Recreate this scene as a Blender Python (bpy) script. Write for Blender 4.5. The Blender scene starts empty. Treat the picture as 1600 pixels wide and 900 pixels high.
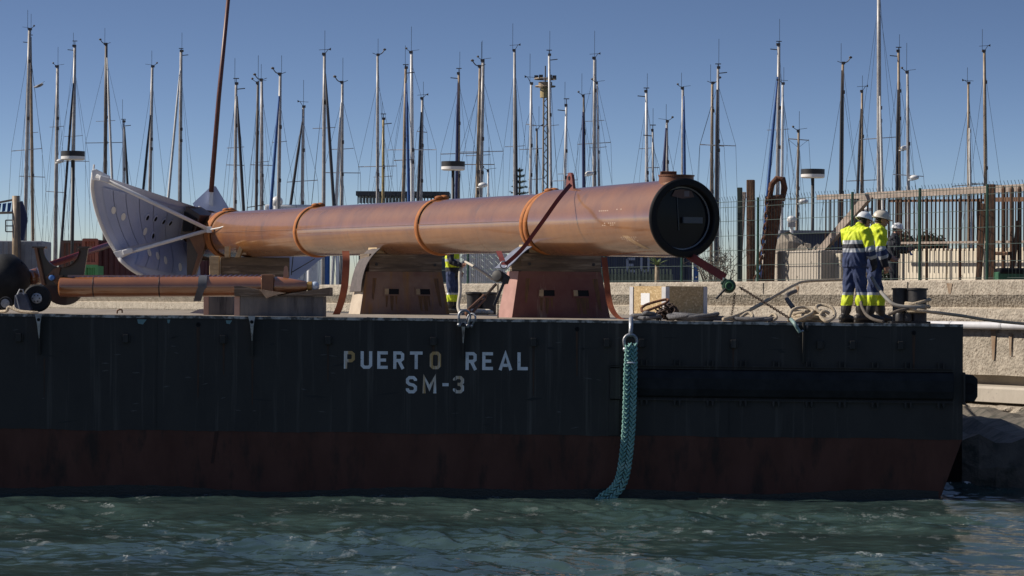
import bpy, bmesh, math, random
import numpy as np
from mathutils import Vector, Matrix
random.seed(7); np.random.seed(7)
R = math.radians
# ------------------------------------------------------------------ camera
F = 4500.0                       # focal length in photo pixels (1600 wide)
CAM = Vector((0, 0, 3.02))
_p = math.atan(22 / F); _r = R(0.31)
_rt = Vector((1, 0, 0)); _up = Vector((0, -math.sin(_p), math.cos(_p))); FW = Vector((0, math.cos(_p), math.sin(_p)))
RT = _rt * math.cos(_r) + _up * math.sin(_r); UP = _up * math.cos(_r) - _rt * math.sin(_r)
scn = bpy.context.scene
cd = bpy.data.cameras.new('camera'); cam = bpy.data.objects.new('camera', cd); scn.collection.objects.link(cam)
m = Matrix.Identity(4)
for i in range(3):
    m[i][0] = RT[i]; m[i][1] = UP[i]; m[i][2] = -FW[i]; m[i][3] = CAM[i]
cam.matrix_world = m
cd.sensor_width = 36; cd.lens = 36 * F / 1600; cd.clip_end = 6000; cd.clip_start = 0.5
scn.camera = cam
# ------------------------------------------------------------------ sky, sun, exposure
SUN_AZ, SUN_EL = R(-84), R(37)   # azimuth from +Y towards +X
sdir = Vector((math.sin(SUN_AZ) * math.cos(SUN_EL), math.cos(SUN_AZ) * math.cos(SUN_EL), math.sin(SUN_EL)))
w = bpy.data.worlds.new('World'); scn.world = w; w.use_nodes = True
nt = w.node_tree; nt.nodes.clear()
sky = nt.nodes.new('ShaderNodeTexSky'); sky.sky_type = 'NISHITA'; sky.sun_disc = False
sky.sun_elevation = SUN_EL; sky.sun_rotation = SUN_AZ
sky.altitude = 0; sky.air_density = 1.0; sky.dust_density = 0.4; sky.ozone_density = 3.0
gm = nt.nodes.new('ShaderNodeGamma'); gm.inputs[1].default_value = 1.0
bg = nt.nodes.new('ShaderNodeBackground'); bg.inputs[1].default_value = 0.09
wo = nt.nodes.new('ShaderNodeOutputWorld')
tc = nt.nodes.new('ShaderNodeTexCoord'); sp_ = nt.nodes.new('ShaderNodeSeparateXYZ'); cb = nt.nodes.new('ShaderNodeCombineXYZ')
ml_ = nt.nodes.new('ShaderNodeMath'); ml_.operation = 'MULTIPLY_ADD'; ml_.inputs[1].default_value = 24; ml_.inputs[2].default_value = 2.2   # clear, dry air: the blue deepens quickly above the pale horizon
ab_ = nt.nodes.new('ShaderNodeMath'); ab_.operation = 'ABSOLUTE'; mz_ = nt.nodes.new('ShaderNodeMath'); mz_.operation = 'MULTIPLY'
nt.links.new(tc.outputs['Generated'], sp_.inputs[0]); nt.links.new(sp_.outputs[0], cb.inputs[0]); nt.links.new(sp_.outputs[1], cb.inputs[1]); nt.links.new(sp_.outputs[2], ab_.inputs[0]); nt.links.new(ab_.outputs[0], ml_.inputs[0]); nt.links.new(ml_.outputs[0], mz_.inputs[0]); nt.links.new(sp_.outputs[2], mz_.inputs[1]); nt.links.new(mz_.outputs[0], cb.inputs[2])
nrm_ = nt.nodes.new('ShaderNodeVectorMath'); nrm_.operation = 'NORMALIZE'; nt.links.new(cb.outputs[0], nrm_.inputs[0]); nt.links.new(nrm_.outputs[0], sky.inputs['Vector'])
tn = nt.nodes.new('ShaderNodeMix'); tn.data_type = 'RGBA'; tn.blend_type = 'MULTIPLY'; tn.inputs[0].default_value = 1; tn.inputs[7].default_value = (1.0, .965, 1.0, 1)
nt.links.new(sky.outputs[0], tn.inputs[6]); nt.links.new(tn.outputs[2], gm.inputs[0]); nt.links.new(gm.outputs[0], bg.inputs[0]); nt.links.new(bg.outputs[0], wo.inputs[0])
sl = bpy.data.lights.new('sun', 'SUN'); sl.energy = 5.0; sl.angle = R(0.53); sl.color = (1, 0.91, 0.78)
so = bpy.data.objects.new('sun', sl); scn.collection.objects.link(so)
so.rotation_euler = (-sdir).to_track_quat('-Z', 'Y').to_euler(); so.location = (-40, 40, 40)
vs = scn.view_settings; vs.view_transform = 'Standard'; vs.look = 'None'; vs.exposure = 0.22; vs.gamma = 1; vs.use_curve_mapping = False
scn.cycles.max_bounces = 6; scn.cycles.use_denoising = True
# ------------------------------------------------------------------ helpers
COL = scn.collection
def P(px, py, Y):
    """world point seen at photo pixel px,py at world depth Y"""
    d = FW + RT * ((px - 800) / F) + UP * ((450 - py) / F)
    return CAM + d * (Y / d.y)
def PX(px, Y): return P(px, 470, Y).x
def deck_z(x): return 2.745 - 0.0058 * x
OFF = {}
def V(*a): return Vector(a if len(a) > 1 else a[0])
class MB:
    def __init__(s): s.v = []; s.f = []; s.mi = []; s.cur = 0
    def add(s, vs, fs):
        b = len(s.v); s.v += [tuple(x) for x in vs]
        for f in fs: s.f.append(tuple(b + i for i in f)); s.mi.append(s.cur)
        return s
    def box(s, c, size, rot=None, taper=None):
        sx, sy, sz = [k / 2 for k in size]; tx, ty = taper or (1, 1)
        pts = [V(x * sx * (tx if z > 0 else 1), y * sy * (ty if z > 0 else 1), z * sz) for z in (-1, 1) for y in (-1, 1) for x in (-1, 1)]
        if rot is not None: pts = [rot @ p for p in pts]
        c = V(c)
        return s.add([p + c for p in pts], [(0, 2, 3, 1), (4, 5, 7, 6), (0, 1, 5, 4), (2, 6, 7, 3), (0, 4, 6, 2), (1, 3, 7, 5)])
    def beam(s, a, b, w, h, up=None):
        a, b = V(a), V(b); d = (b - a); L = d.length; d.normalize()
        u = V(up) if up is not None else (V(0, 0, 1) if abs(d.z) < .9 else V(0, 1, 0))
        sd = d.cross(u).normalized(); u = sd.cross(d).normalized()
        pts = [p + sd * (x * w / 2) + u * (z * h / 2) for p in (a, b) for z in (-1, 1) for x in (-1, 1)]
        return s.add(pts, [(0, 1, 3, 2), (4, 6, 7, 5), (0, 4, 5, 1), (2, 3, 7, 6), (0, 2, 6, 4), (1, 5, 7, 3)])
    def tube(s, pts, r, n=8, cap=True, closed=False, flat=None):
        """sweep along pts; r scalar or list; flat=(a,b): elliptical/rectangular-ish section"""
        pts = [V(p) for p in pts]; N = len(pts)
        rs = r if isinstance(r, (list, tuple)) else [r] * N
        tang = []
        for i in range(N):
            if closed: t = pts[(i + 1) % N] - pts[i - 1]
            else: t = pts[min(i + 1, N - 1)] - pts[max(i - 1, 0)]
            tang.append(t.normalized() if t.length > 1e-9 else V(0, 0, 1))
        u = tang[0].orthogonal().normalized() if abs(tang[0].z) > .95 else tang[0].cross(V(0, 0, 1)).normalized()
        b = len(s.v)
        for i in range(N):
            t = tang[i]; u = (u - t * u.dot(t)).normalized(); w_ = t.cross(u)
            for k in range(n):
                a = 2 * math.pi * k / n
                ca, sa = math.cos(a), math.sin(a)
                if flat: o = u * (ca * flat[0]) + w_ * (sa * flat[1])
                else: o = (u * ca + w_ * sa) * rs[i]
                s.v.append(tuple(pts[i] + o))
        M_ = N if closed else N - 1
        for i in range(M_):
            j = (i + 1) % N
            for k in range(n):
                k2 = (k + 1) % n
                s.f.append((b + i * n + k, b + i * n + k2, b + j * n + k2, b + j * n + k)); s.mi.append(s.cur)
        if cap and not closed:
            s.f.append(tuple(b + k for k in reversed(range(n)))); s.mi.append(s.cur)
            s.f.append(tuple(b + (N - 1) * n + k for k in range(n))); s.mi.append(s.cur)
        return s
    def lathe(s, o, ax, prof, n=32, cap=False):
        """revolve (radius, along) profile about axis ax from origin o"""
        o = V(o); ax = V(ax).normalized(); u = ax.orthogonal().normalized(); w_ = ax.cross(u)
        b = len(s.v)
        for (r, h) in prof:
            for k in range(n):
                a = 2 * math.pi * k / n
                s.v.append(tuple(o + ax * h + (u * math.cos(a) + w_ * math.sin(a)) * r))
        for i in range(len(prof) - 1):
            for k in range(n):
                k2 = (k + 1) % n
                s.f.append((b + i * n + k, b + i * n + k2, b + (i + 1) * n + k2, b + (i + 1) * n + k)); s.mi.append(s.cur)
        if cap:
            s.f.append(tuple(b + k for k in reversed(range(n)))); s.mi.append(s.cur)
            s.f.append(tuple(b + (len(prof) - 1) * n + k for k in range(n))); s.mi.append(s.cur)
        return s
    def prism(s, poly, d):
        """extrude polygon (list of 3d points) by vector d"""
        poly = [V(p) for p in poly]; d = V(d); n = len(poly)
        return s.add(poly + [p + d for p in poly], [tuple(reversed(range(n))), tuple(range(n, 2 * n))] + [(i, (i + 1) % n, n + (i + 1) % n, n + i) for i in range(n)])
    def ell(s, c, rad, rot=None, n=10, m_=6):
        c = V(c); vs_ = []
        for i in range(m_ + 1):
            th = math.pi * i / m_
            for k in range(n):
                a = 2 * math.pi * k / n
                p = V(rad[0] * math.sin(th) * math.cos(a), rad[1] * math.sin(th) * math.sin(a), rad[2] * math.cos(th))
                vs_.append(c + (rot @ p if rot is not None else p))
        fs = [(i * n + k, (i + 1) * n + k, (i + 1) * n + (k + 1) % n, i * n + (k + 1) % n) for i in range(m_) for k in range(n)]
        return s.add(vs_, fs)
    def torus(s, c, ax, R_, r, n=24, k=8, a0=0, a1=2 * math.pi, sc=1.0, u=None):
        ax = V(ax).normalized(); u = V(u).normalized() if u is not None else ax.orthogonal().normalized(); w_ = ax.cross(u)
        full = abs(a1 - a0 - 2 * math.pi) < 1e-6
        N = n if full else n + 1
        pts = [V(c) + u * (R_ * math.cos(a0 + (a1 - a0) * i / n)) + w_ * (R_ * sc * math.sin(a0 + (a1 - a0) * i / n)) for i in range(N)]
        return s.tube(pts, r, k, closed=full)
    def grid(s, rows, double=False):
        """rows: list of lists of points"""
        n = len(rows[0]); b = len(s.v)
        for r_ in rows: s.v += [tuple(p) for p in r_]
        for i in range(len(rows) - 1):
            for k in range(n - 1):
                s.f.append((b + i * n + k, b + i * n + k + 1, b + (i + 1) * n + k + 1, b + (i + 1) * n + k)); s.mi.append(s.cur)
        return s
    def slab(s, rows, d):
        """grid thickened by vector d (closed)"""
        d = V(d); n = len(rows[0]); m_ = len(rows)
        s.grid(rows); s.grid([[V(p) + d for p in reversed(r_)] for r_ in rows])
        edge = [rows[0][k] for k in range(n)] + [rows[i][-1] for i in range(1, m_)] + [rows[-1][k] for k in range(n - 2, -1, -1)] + [rows[i][0] for i in range(m_ - 2, 0, -1)]
        N = len(edge)
        return s.add([V(p) for p in edge] + [V(p) + d for p in edge], [(i, N + i, N + (i + 1) % N, (i + 1) % N) for i in range(N)])
    def build(s, name, mat, parent=None, smooth=False, origin=None, bevel=0, auto=None):
        off = OFF.get(parent, V(0, 0, 0)) if parent is not None else (V(origin) if origin is not None else V(0, 0, 0))
        me = bpy.data.meshes.new(name)
        me.from_pydata([tuple(V(p) - off) for p in s.v], [], s.f)
        mats = mat if isinstance(mat, (list, tuple)) else [mat]
        for q in mats: me.materials.append(q)
        me.polygons.foreach_set('material_index', s.mi)
        bm = bmesh.new(); bm.from_mesh(me); bmesh.ops.recalc_face_normals(bm, faces=bm.faces); bm.to_mesh(me); bm.free()
        if smooth: me.shade_smooth() if auto is None else None
        o = bpy.data.objects.new(name, me); COL.objects.link(o)
        if parent is not None: o.parent = parent
        else: o.location = off
        OFF[o] = off.copy()
        if smooth and auto is not None:
            me.shade_smooth()
            try: me.set_sharp_from_angle(angle=R(auto))
            except Exception: pass
        if bevel:
            bv = o.modifiers.new('bevel', 'BEVEL'); bv.width = bevel; bv.segments = 2; bv.limit_method = 'ANGLE'; bv.angle_limit = R(40)
        return o
def tag(o, label, cat, group=None, kind=None):
    o['label'] = label; o['category'] = cat
    if group: o['group'] = group
    if kind: o['kind'] = kind
    return o
def thing(name, loc, label, cat, group=None):
    o = bpy.data.objects.new(name, None); COL.objects.link(o); o.location = V(loc); o.empty_display_size = .2
    OFF[o] = V(loc); return tag(o, label, cat, group)
def struct(o): o['kind'] = 'structure'; return o
def stuff(o): o['kind'] = 'stuff'; return o
def bez(pts, n=8):
    """Catmull-Rom through pts"""
    pts = [V(p) for p in pts]; out = []
    for i in range(len(pts) - 1):
        p0, p1, p2, p3 = pts[max(i - 1, 0)], pts[i], pts[i + 1], pts[min(i + 2, len(pts) - 1)]
        for k in range(n):
            t = k / n
            out.append(.5 * ((2 * p1) + (p2 - p0) * t + (2 * p0 - 5 * p1 + 4 * p2 - p3) * t * t + (-p0 + 3 * p1 - 3 * p2 + p3) * t ** 3))
    out.append(pts[-1]); return out
# ------------------------------------------------------------------ materials
MATS = {}
def M(name, c1, c2=None, scale=4, rough=.6, metal=0, bump=0, bscale=None, st=(1, 1, 1), mixr=(.35, .65), c3=None, s3=8, st3=(1, 1, 1), r3=(.55, .68),
      coat=0, spec=.5, vor=0, vscale=20, detail=6, rvar=0, coat_r=.08, emit=None, coat_ior=1.5):
    if name in MATS: return MATS[name]
    mt = bpy.data.materials.new(name); mt.use_nodes = True; n = mt.node_tree; N = n.nodes; L = n.links
    b = N['Principled BSDF']
    b.inputs['Roughness'].default_value = rough; b.inputs['Metallic'].default_value = metal
    b.inputs['Specular IOR Level'].default_value = spec
    b.inputs['Coat Weight'].default_value = coat; b.inputs['Coat Roughness'].default_value = coat_r; b.inputs['Coat IOR'].default_value = coat_ior
    c4 = lambda c: (c[0], c[1], c[2], 1)
    geo = N.new('ShaderNodeNewGeometry')
    def noise(sc, stv, det=detail):
        mp = N.new('ShaderNodeMapping'); mp.inputs['Scale'].default_value = stv
        L.new(geo.outputs['Position'], mp.inputs[0])
        t = N.new('ShaderNodeTexNoise'); t.inputs['Scale'].default_value = sc; t.inputs['Detail'].default_value = det; t.inputs['Roughness'].default_value = .6
        L.new(mp.outputs[0], t.inputs[0]); return t
    def ramp(fac, lo, hi):
        r_ = N.new('ShaderNodeMapRange'); r_.inputs[1].default_value = lo; r_.inputs[2].default_value = hi
        L.new(fac, r_.inputs[0]); return r_.outputs[0]
    col = None
    if c2 is None: b.inputs['Base Color'].default_value = c4(c1)
    else:
        t = noise(scale, st); f = ramp(t.outputs[0], *mixr)
        mx = N.new('ShaderNodeMix'); mx.data_type = 'RGBA'; mx.inputs[6].default_value = c4(c1); mx.inputs[7].default_value = c4(c2)
        L.new(f, mx.inputs[0]); col = mx.outputs[2]
        if rvar:
            rr = N.new('ShaderNodeMapRange'); rr.inputs[3].default_value = rough; rr.inputs[4].default_value = rough + rvar
            L.new(f, rr.inputs[0]); L.new(rr.outputs[0], b.inputs['Roughness'])
        if c3 is not None:
            t3 = noise(s3, st3); f3 = ramp(t3.outputs[0], *r3)
            m3 = N.new('ShaderNodeMix'); m3.data_type = 'RGBA'; m3.inputs[7].default_value = c4(c3)
            L.new(col, m3.inputs[6]); L.new(f3, m3.inputs[0]); col = m3.outputs[2]
        L.new(col, b.inputs['Base Color'])
    if bump:
        tb = noise(bscale or scale * 3, st); h = tb.outputs[0]
        if vor:
            vt = N.new('ShaderNodeTexVoronoi'); vt.inputs['Scale'].default_value = vscale; L.new(geo.outputs['Position'], vt.inputs[0])
            ad = N.new('ShaderNodeMath'); ad.operation = 'MULTIPLY_ADD'; ad.inputs[1].default_value = vor; L.new(vt.outputs['Distance'], ad.inputs[0]); L.new(h, ad.inputs[2]); h = ad.outputs[0]
        bp = N.new('ShaderNodeBump'); bp.inputs['Strength'].default_value = bump; bp.inputs['Distance'].default_value = .03
        L.new(h, bp.inputs['Height']); L.new(bp.outputs[0], b.inputs['Normal'])
    if emit: b.inputs['Emission Color'].default_value = c4(emit); b.inputs['Emission Strength'].default_value = 1
    MATS[name] = mt; return mt
hull_black = M('hull_black', (.03, .027, .025), (.048, .044, .04), 1.6, .55, spec=.3, bump=.35, bscale=1.7, st=(1, 1, .45), rvar=.2, c3=(.11, .1, .088), s3=4, st3=(2.2, 1, .07), r3=(.56, .8))
hull_red = M('hull_red', (.08, .033, .023), (.112, .048, .034), 2, .65, spec=.2, bump=.35, bscale=1.8, st=(1, 1, .5), c3=(.04, .025, .02), s3=3, st3=(1, 1, .35), r3=(.52, .66))
deck_m = M('deck_paint', (.34, .29, .23), (.2, .17, .14), 3, .8, bump=.2, c3=(.1, .06, .04), s3=2)
edge_m = M('worn_edge', (.5, .46, .42), (.08, .075, .07), 7, .7, bump=.2, mixr=(.42, .56), st=(1, 1, 1))
worn_white = M('worn_white', (.5, .47, .44), (.16, .13, .11), 9, .7, mixr=(.45, .7))
letter_m = M('letter_paint', (.8, .81, .82), (.62, .63, .64), 5, .6, c3=(.2, .2, .2), s3=30, r3=(.62, .75))
letter_rust = M('letter_paint_stained', (.76, .77, .77), (.5, .31, .12), 2.2, .65, st=(3.2, 1, .25), mixr=(.42, .56))
rubber = M('rubber', (.013, .014, .016), (.024, .025, .028), 4, .7, bump=.2, spec=.2)
steel_dark = M('dark_steel', (.03, .03, .034), (.05, .046, .045), 8, .5, metal=.4, bump=.1)
galv = M('galvanised', (.38, .4, .44), (.22, .22, .23), 12, .45, metal=.6, bump=.1)
pipe_m = M('tube_paint', (.24, .088, .015), (.155, .05, .01), 1.3, .5, coat=1, coat_r=.13, coat_ior=2.25, bump=.07, bscale=3, rvar=.15, c3=(.1, .04, .016), s3=3.5, st3=(1, 1, .35), r3=(.58, .78))
pipe_s = M('small_tube_paint', (.31, .115, .035), (.24, .085, .028), 2, .38, coat=1, coat_r=.12, coat_ior=1.8, bump=.03, bscale=4)
brown_m = M('brown_paint', (.05, .022, .014), (.07, .032, .02), 3, .4, coat=.3)
orange_pl = M('ochre_plate', (.28, .13, .06), (.2, .09, .045), 4, .5)
strap_m = M('orange_webbing', (.4, .14, .03), (.26, .08, .02), 6, .75, bump=.2, bscale=60)
sling_m = M('red_sling', (.2, .03, .022), (.12, .02, .018), 6, .75, bump=.2, bscale=60)
sling_o = M('orange_sling', (.36, .1, .04), (.24, .06, .025), 5, .7, bump=.2, bscale=60)
fin_m = M('fin_paint', (.34, .4, .62), (.3, .36, .55), 1.5, .4, coat=.2)
fin_rim = M('fin_rim_paint', (.45, .51, .7), (.4, .46, .64), 1.5, .4, coat=.2)
white_m = M('white_paint', (.74, .74, .74), (.62, .62, .63), 3, .4)
wood_d = M('old_timber', (.19, .14, .1), (.085, .063, .047), 5, .85, bump=.5, bscale=22, st=(.25, .25, 2.2), c3=(.3, .24, .18), s3=4, st3=(.3, .3, 3))
wood_l = M('pale_timber', (.5, .37, .22), (.36, .26, .15), 6, .8, bump=.3, bscale=25, st=(.5, .5, 2))
trestle_m = M('trestle_steel', (.16, .08, .06), (.25, .16, .115), 1.7, .7, bump=.25, bscale=14, c3=(.27, .14, .045), s3=3.2, st3=(1.6, 1.6, .15), r3=(.52, .64))
trestle_r = M('trestle_red', (.145, .042, .035), (.19, .08, .06), 1.9, .65, bump=.25, bscale=14, c3=(.33, .25, .17), s3=2.6, st3=(1.6, 1.6, .17), r3=(.54, .68))
black_m = M('black_cover', (.006, .006, .008), None, rough=.5, spec=.2)
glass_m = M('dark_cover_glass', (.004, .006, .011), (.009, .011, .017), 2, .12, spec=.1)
felt_m = M('grey_felt', (.12, .1, .1), (.08, .07, .07), 8, .9, bump=.3, bscale=40)
felt_b = M('blue_grey_felt', (.17, .19, .26), (.12, .135, .19), 8, .9, bump=.3, bscale=40)
conc = M('quay_concrete', (.41, .36, .295), (.27, .235, .19), 4, .9, bump=.75, bscale=16, vor=.9, vscale=16, c3=(.17, .13, .1), s3=14, r3=(.54, .66))
conc_s = M('smooth_concrete', (.46, .41, .35), (.37, .33, .28), 1.3, .85, bump=.3, bscale=20, c3=(.28, .25, .22), s3=9, r3=(.6, .75), st=(1, 1, .4))
rock_m = M('rock', (.3, .26, .21), (.18, .155, .13), 3, .9, bump=.8, bscale=8)
ground_m = M('quay_ground', (.3, .27, .23), (.22, .2, .17), 1, .9, bump=.3)
green_p = M('green_post', (.018, .07, .045), (.012, .045, .03), 6, .45)
wire_m = M('fence_wire', (.06, .085, .075), None, rough=.5, metal=.3)
rust_m = M('rust', (.16, .065, .032), (.07, .03, .018), 7, .9, bump=.8, bscale=25, c3=(.26, .13, .07), s3=10, r3=(.55, .7))
rustw_m = M('rusty_timber', (.15, .075, .04), (.07, .038, .024), 5, .85, bump=.6, bscale=20, st=(1, 1, .2))
rail_m = M('weathered_rail', (.34, .28, .24), (.22, .175, .145), 5, .8, bump=.4, bscale=20, st=(.6, .6, 1))
rope_b = M('beige_rope', (.5, .42, .31), (.37, .3, .22), 20, .9, bump=.8, bscale=60)
rope_g = M('grey_rope', (.14, .14, .15), (.09, .09, .1), 14, .9, bump=.8, bscale=60)
rope_t = M('turquoise_rope', (.26, .46, .42), (.13, .31, .28), 9, .75, bump=.5, bscale=70, c3=(.4, .55, .48), s3=3, r3=(.55, .75))
osb_m = M('strand_board', (.56, .41, .22), (.36, .25, .12), 16, .8, bump=.3, bscale=30, st=(1, 1, 2.2), c3=(.66, .52, .32), s3=22, r3=(.55, .62))
paper_m = M('paper', (.75, .76, .78), None, rough=.7)
# ------------------------------------------------------------------ water
def axis(lo, hi, dlo, dhi, step, grow=1.06):
    a = list(np.arange(dlo, dhi + 1e-6, step)); s = step
    while a[-1] < hi: s *= grow; a.append(a[-1] + s)
    s = step; pre = []; x = dlo
    while x > lo: s *= grow; x -= s; pre.append(x)
    return np.array(pre[::-1] + a)
xs = axis(-1500, 1500, -9.5, 9.5, .055); ys = axis(-60, 3000, 29.5, 46.5, .05, 1.045)
Xg, Yg = np.meshgrid(xs, ys); Zg = np.zeros_like(Xg)
rng = np.random.RandomState(3)
near = np.exp(-np.maximum(0, np.abs(Xg) - 13) / 5) * np.exp(-np.maximum(0, Yg - 58) / 12) * np.exp(-np.maximum(0, 28 - Yg) / 6)
Xw = Xg + .25 * np.sin(Yg * .9 + 1.3 * np.sin(Xg * .31)); Yw = Yg + .3 * np.sin(Xg * .7 + .8 * np.sin(Yg * .37))
for i in range(80):
    lam = .13 * (28 ** rng.rand()); k = 2 * math.pi / lam
    th = rng.normal(.9, .75); A = .0125 * lam ** .9
    A *= .5 if lam > 1.1 else .55 if lam > .45 else .85
    ph = rng.rand() * 6.28
    s_ = np.sin(k * (Xw * math.cos(th) + Yw * math.sin(th)) + ph)
    Zg += A * (s_ - .35 * (1 - s_ * s_)) * near
env = .65 + .5 * np.sin(Xg * .55 + 1.2 * np.sin(Yg * .45)) * np.sin(Yg * .62 + .7)
Zg *= env * .74 * (1 - .55 * np.exp(-((Yg - 45) / 1.6) ** 2))
nx, ny = len(xs), len(ys)
idx = np.arange(nx * ny).reshape(ny, nx)
faces = np.stack([idx[:-1, :-1], idx[:-1, 1:], idx[1:, 1:], idx[1:, :-1]], -1).reshape(-1, 4)
me = bpy.data.meshes.new('water')
co = np.stack([Xg, Yg, Zg], -1).reshape(-1, 3)
me.vertices.add(len(co)); me.vertices.foreach_set('co', co.ravel())
me.loops.add(faces.size); me.loops.foreach_set('vertex_index', faces.ravel())
me.polygons.add(len(faces)); me.polygons.foreach_set('loop_start', np.arange(0, faces.size, 4)); me.polygons.foreach_set('loop_total', np.full(len(faces), 4))
me.update(); me.validate(); me.shade_smooth()
wm = bpy.data.materials.new('sea_water'); wm.use_nodes = True; N = wm.node_tree.nodes; L = wm.node_tree.links; b = N['Principled BSDF']
b.inputs['Roughness'].default_value = .07; b.inputs['IOR'].default_value = 1.333
geo = N.new('ShaderNodeNewGeometry')
def wn(sc, st=(1, 1, 1), det=5, rg=.6):
    mp = N.new('ShaderNodeMapping'); mp.inputs['Scale'].default_value = st; L.new(geo.outputs['Position'], mp.inputs[0])
    t = N.new('ShaderNodeTexNoise'); t.inputs['Scale'].default_value = sc; t.inputs['Detail'].default_value = det; t.inputs['Roughness'].default_value = rg; L.new(mp.outputs[0], t.inputs[0]); return t.outputs[0]
def mr(x, a, b_, c=0, d=1):
    r_ = N.new('ShaderNodeMapRange'); r_.inputs[1].default_value = a; r_.inputs[2].default_value = b_; r_.inputs[3].default_value = c; r_.inputs[4].default_value = d; L.new(x, r_.inputs[0]); return r_.outputs[0]
def mth(op, a, b_):
    q = N.new('ShaderNodeMath'); q.operation = op
    for i, x in enumerate((a, b_)):
        if isinstance(x, (int, float)): q.inputs[i].default_value = x
        else: L.new(x, q.inputs[i])
    return q.outputs[0]
sep = N.new('ShaderNodeSeparateXYZ'); L.new(geo.outputs['Position'], sep.inputs[0])
body = N.new('ShaderNodeMix'); body.data_type = 'RGBA'; body.inputs[6].default_value = (.023, .043, .041, 1); body.inputs[7].default_value = (.042, .072, .066, 1)
L.new(mr(wn(.5, (1, 1, 1)), .4, .65), body.inputs[0])
# foam: small broken patches on the wave tops
f1 = mr(wn(2.6, (1, .4, 1), 9, .75), .56, .6); f2 = mr(wn(.6, (1, .5, 1), 2), .45, .56); f3 = mr(sep.outputs[2], -.01, .04)
foam = mth('MULTIPLY', mth('MULTIPLY', f1, f2), mth('ADD', mth('MULTIPLY', f3, .85), .12))
fm = N.new('ShaderNodeMix'); fm.data_type = 'RGBA'; fm.inputs[7].default_value = (.85, .88, .88, 1); L.new(body.outputs[2], fm.inputs[6]); L.new(foam, fm.inputs[0]); L.new(fm.outputs[2], b.inputs['Base Color'])
L.new(mr(foam, 0, 1, .035, .6), b.inputs['Roughness'])
bp = N.new('ShaderNodeBump'); bp.inputs['Strength'].default_value = .35; bp.inputs['Distance'].default_value = .02
L.new(mth('ADD', mth('MULTIPLY', wn(5, (.7, 1, 1), 5), 1.6), mth('MULTIPLY', foam, 1.5)), bp.inputs['Height']); L.new(bp.outputs[0], b.inputs['Normal'])
me.materials.append(wm)
water = bpy.data.objects.new('water', me); COL.objects.link(water); struct(water)
def lerp(a, b_, t): return a + (b_ - a) * t
# ------------------------------------------------------------------ quay: land sheet and wall
def QY(px): return 1 / (1 / 65. - (1500 - px) * 5.15e-6)
QA = V(PX(1500, 65), 65, 0); QB = V(PX(745, QY(745)), QY(745), 0)
QD = (QB - QA).normalized()                 # along the quay, away to the left
QN = V(-QD.y, QD.x, 0) if (-QD.y) < 0 else V(QD.y, -QD.x, 0)   # towards the water
def QP(s, o, z): return QA + QD * s + QN * o + V(0, 0, z)
def QS(px):                                 # distance along quay line seen at photo column px
    Y = QY(px); return (V(PX(px, Y), Y, 0) - QA).length * (1 if px < 1500 else -1)
LAND = 3.15
S0, S1 = -32, 130
land = [QP(S0, -.3, 0), V(90, 45, 0), V(120, 142, 0), V(-2, 142, 0), V(-22, 172, 0), V(-60, 250, 0), QP(S1, -.3, 0)]
struct(MB().prism([p + V(0, 0, LAND - .6) for p in land], (0, 0, .6)).build('quay_ground', ground_m))
wall = thing('quay_wall', QP(0, 0, 0), 'long weathered concrete quay wall with stepped ledges behind the barge', 'wall')
def wall_band(name, prof, mat, n=160, jit=0):
    rows = []
    rg = np.random.RandomState(len(name))
    for i in range(n + 1):
        s_ = S0 + (S1 - S0) * i / n
        rows.append([QP(s_, o + (rg.uniform(-jit, jit) if 0 < k < len(prof) - 1 else 0), z + rg.uniform(-jit, jit) * .5) for k, (o, z) in enumerate(prof)])
    return MB().grid(rows).build(name, mat, wall)
wall_band('parapet', [(-.55, LAND - .1), (-.55, 3.57), (-.02, 3.575), (.02, 3.53), (.03, 3.24), (-.16, 2.96), (-.13, 2.93), (.06, 2.92), (.08, 2.7), (.05, 2.62)], conc)
wall_band('face', [(.02, 2.63), (.03, 2.3), (.04, 1.9), (.05, 1.46), (-.3, 1.44)], conc, jit=.012)
wall_band('footing', [(-.3, 1.45), (-.3, 1.24), (.32, 1.22), (.36, 1.17), (.36, .88), (.1, .84)], conc_s)
# eroded lower edge of the footing, hollow beneath
rgf = np.random.RandomState(6); rows = []; nS = 700
jag = np.interp(np.arange(nS + 1), np.arange(0, nS + 8, 7), rgf.uniform(.12, .62, len(np.arange(0, nS + 8, 7)))) + rgf.uniform(-.03, .03, nS + 1)
for i in range(nS + 1):
    s_ = S0 + (S1 - S0) * i / nS; j_ = jag[i]; rr = lambda a: rgf.uniform(-a, a)
    rows.append([QP(s_, .1, .86), QP(s_, .34 + rr(.03), .8 + rr(.02)), QP(s_, .37 + rr(.05), lerp(.8, j_, .35)), QP(s_, .34 + rr(.06), lerp(.8, j_, .7)), QP(s_, .24 + rr(.06), j_), QP(s_, -.1, j_ + .06), QP(s_, -.8, j_ + .1), QP(s_, -.85, -1.5)])
MB().grid(rows).build('eroded_footing', conc, wall)
jm = M('joint_dark', (.05, .045, .04), None, rough=.9); stn = M('wall_stain', (.2, .12, .07), (.3, .24, .18), 5, .9, mixr=(.3, .7))
for k, s_ in enumerate(np.arange(S0 + 2.5, S1 - 30, 6.3)):
    for (z0, z1, o) in ((3.26, 3.54, .034), (1.5, 2.55, .06), (.9, 1.16, .366)): MB().prism([QP(s_, o, z0), QP(s_ + .03, o, z0), QP(s_ + .03, o, z1), QP(s_, o, z1)], QN * .004).build('joint', jm, wall)
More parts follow.
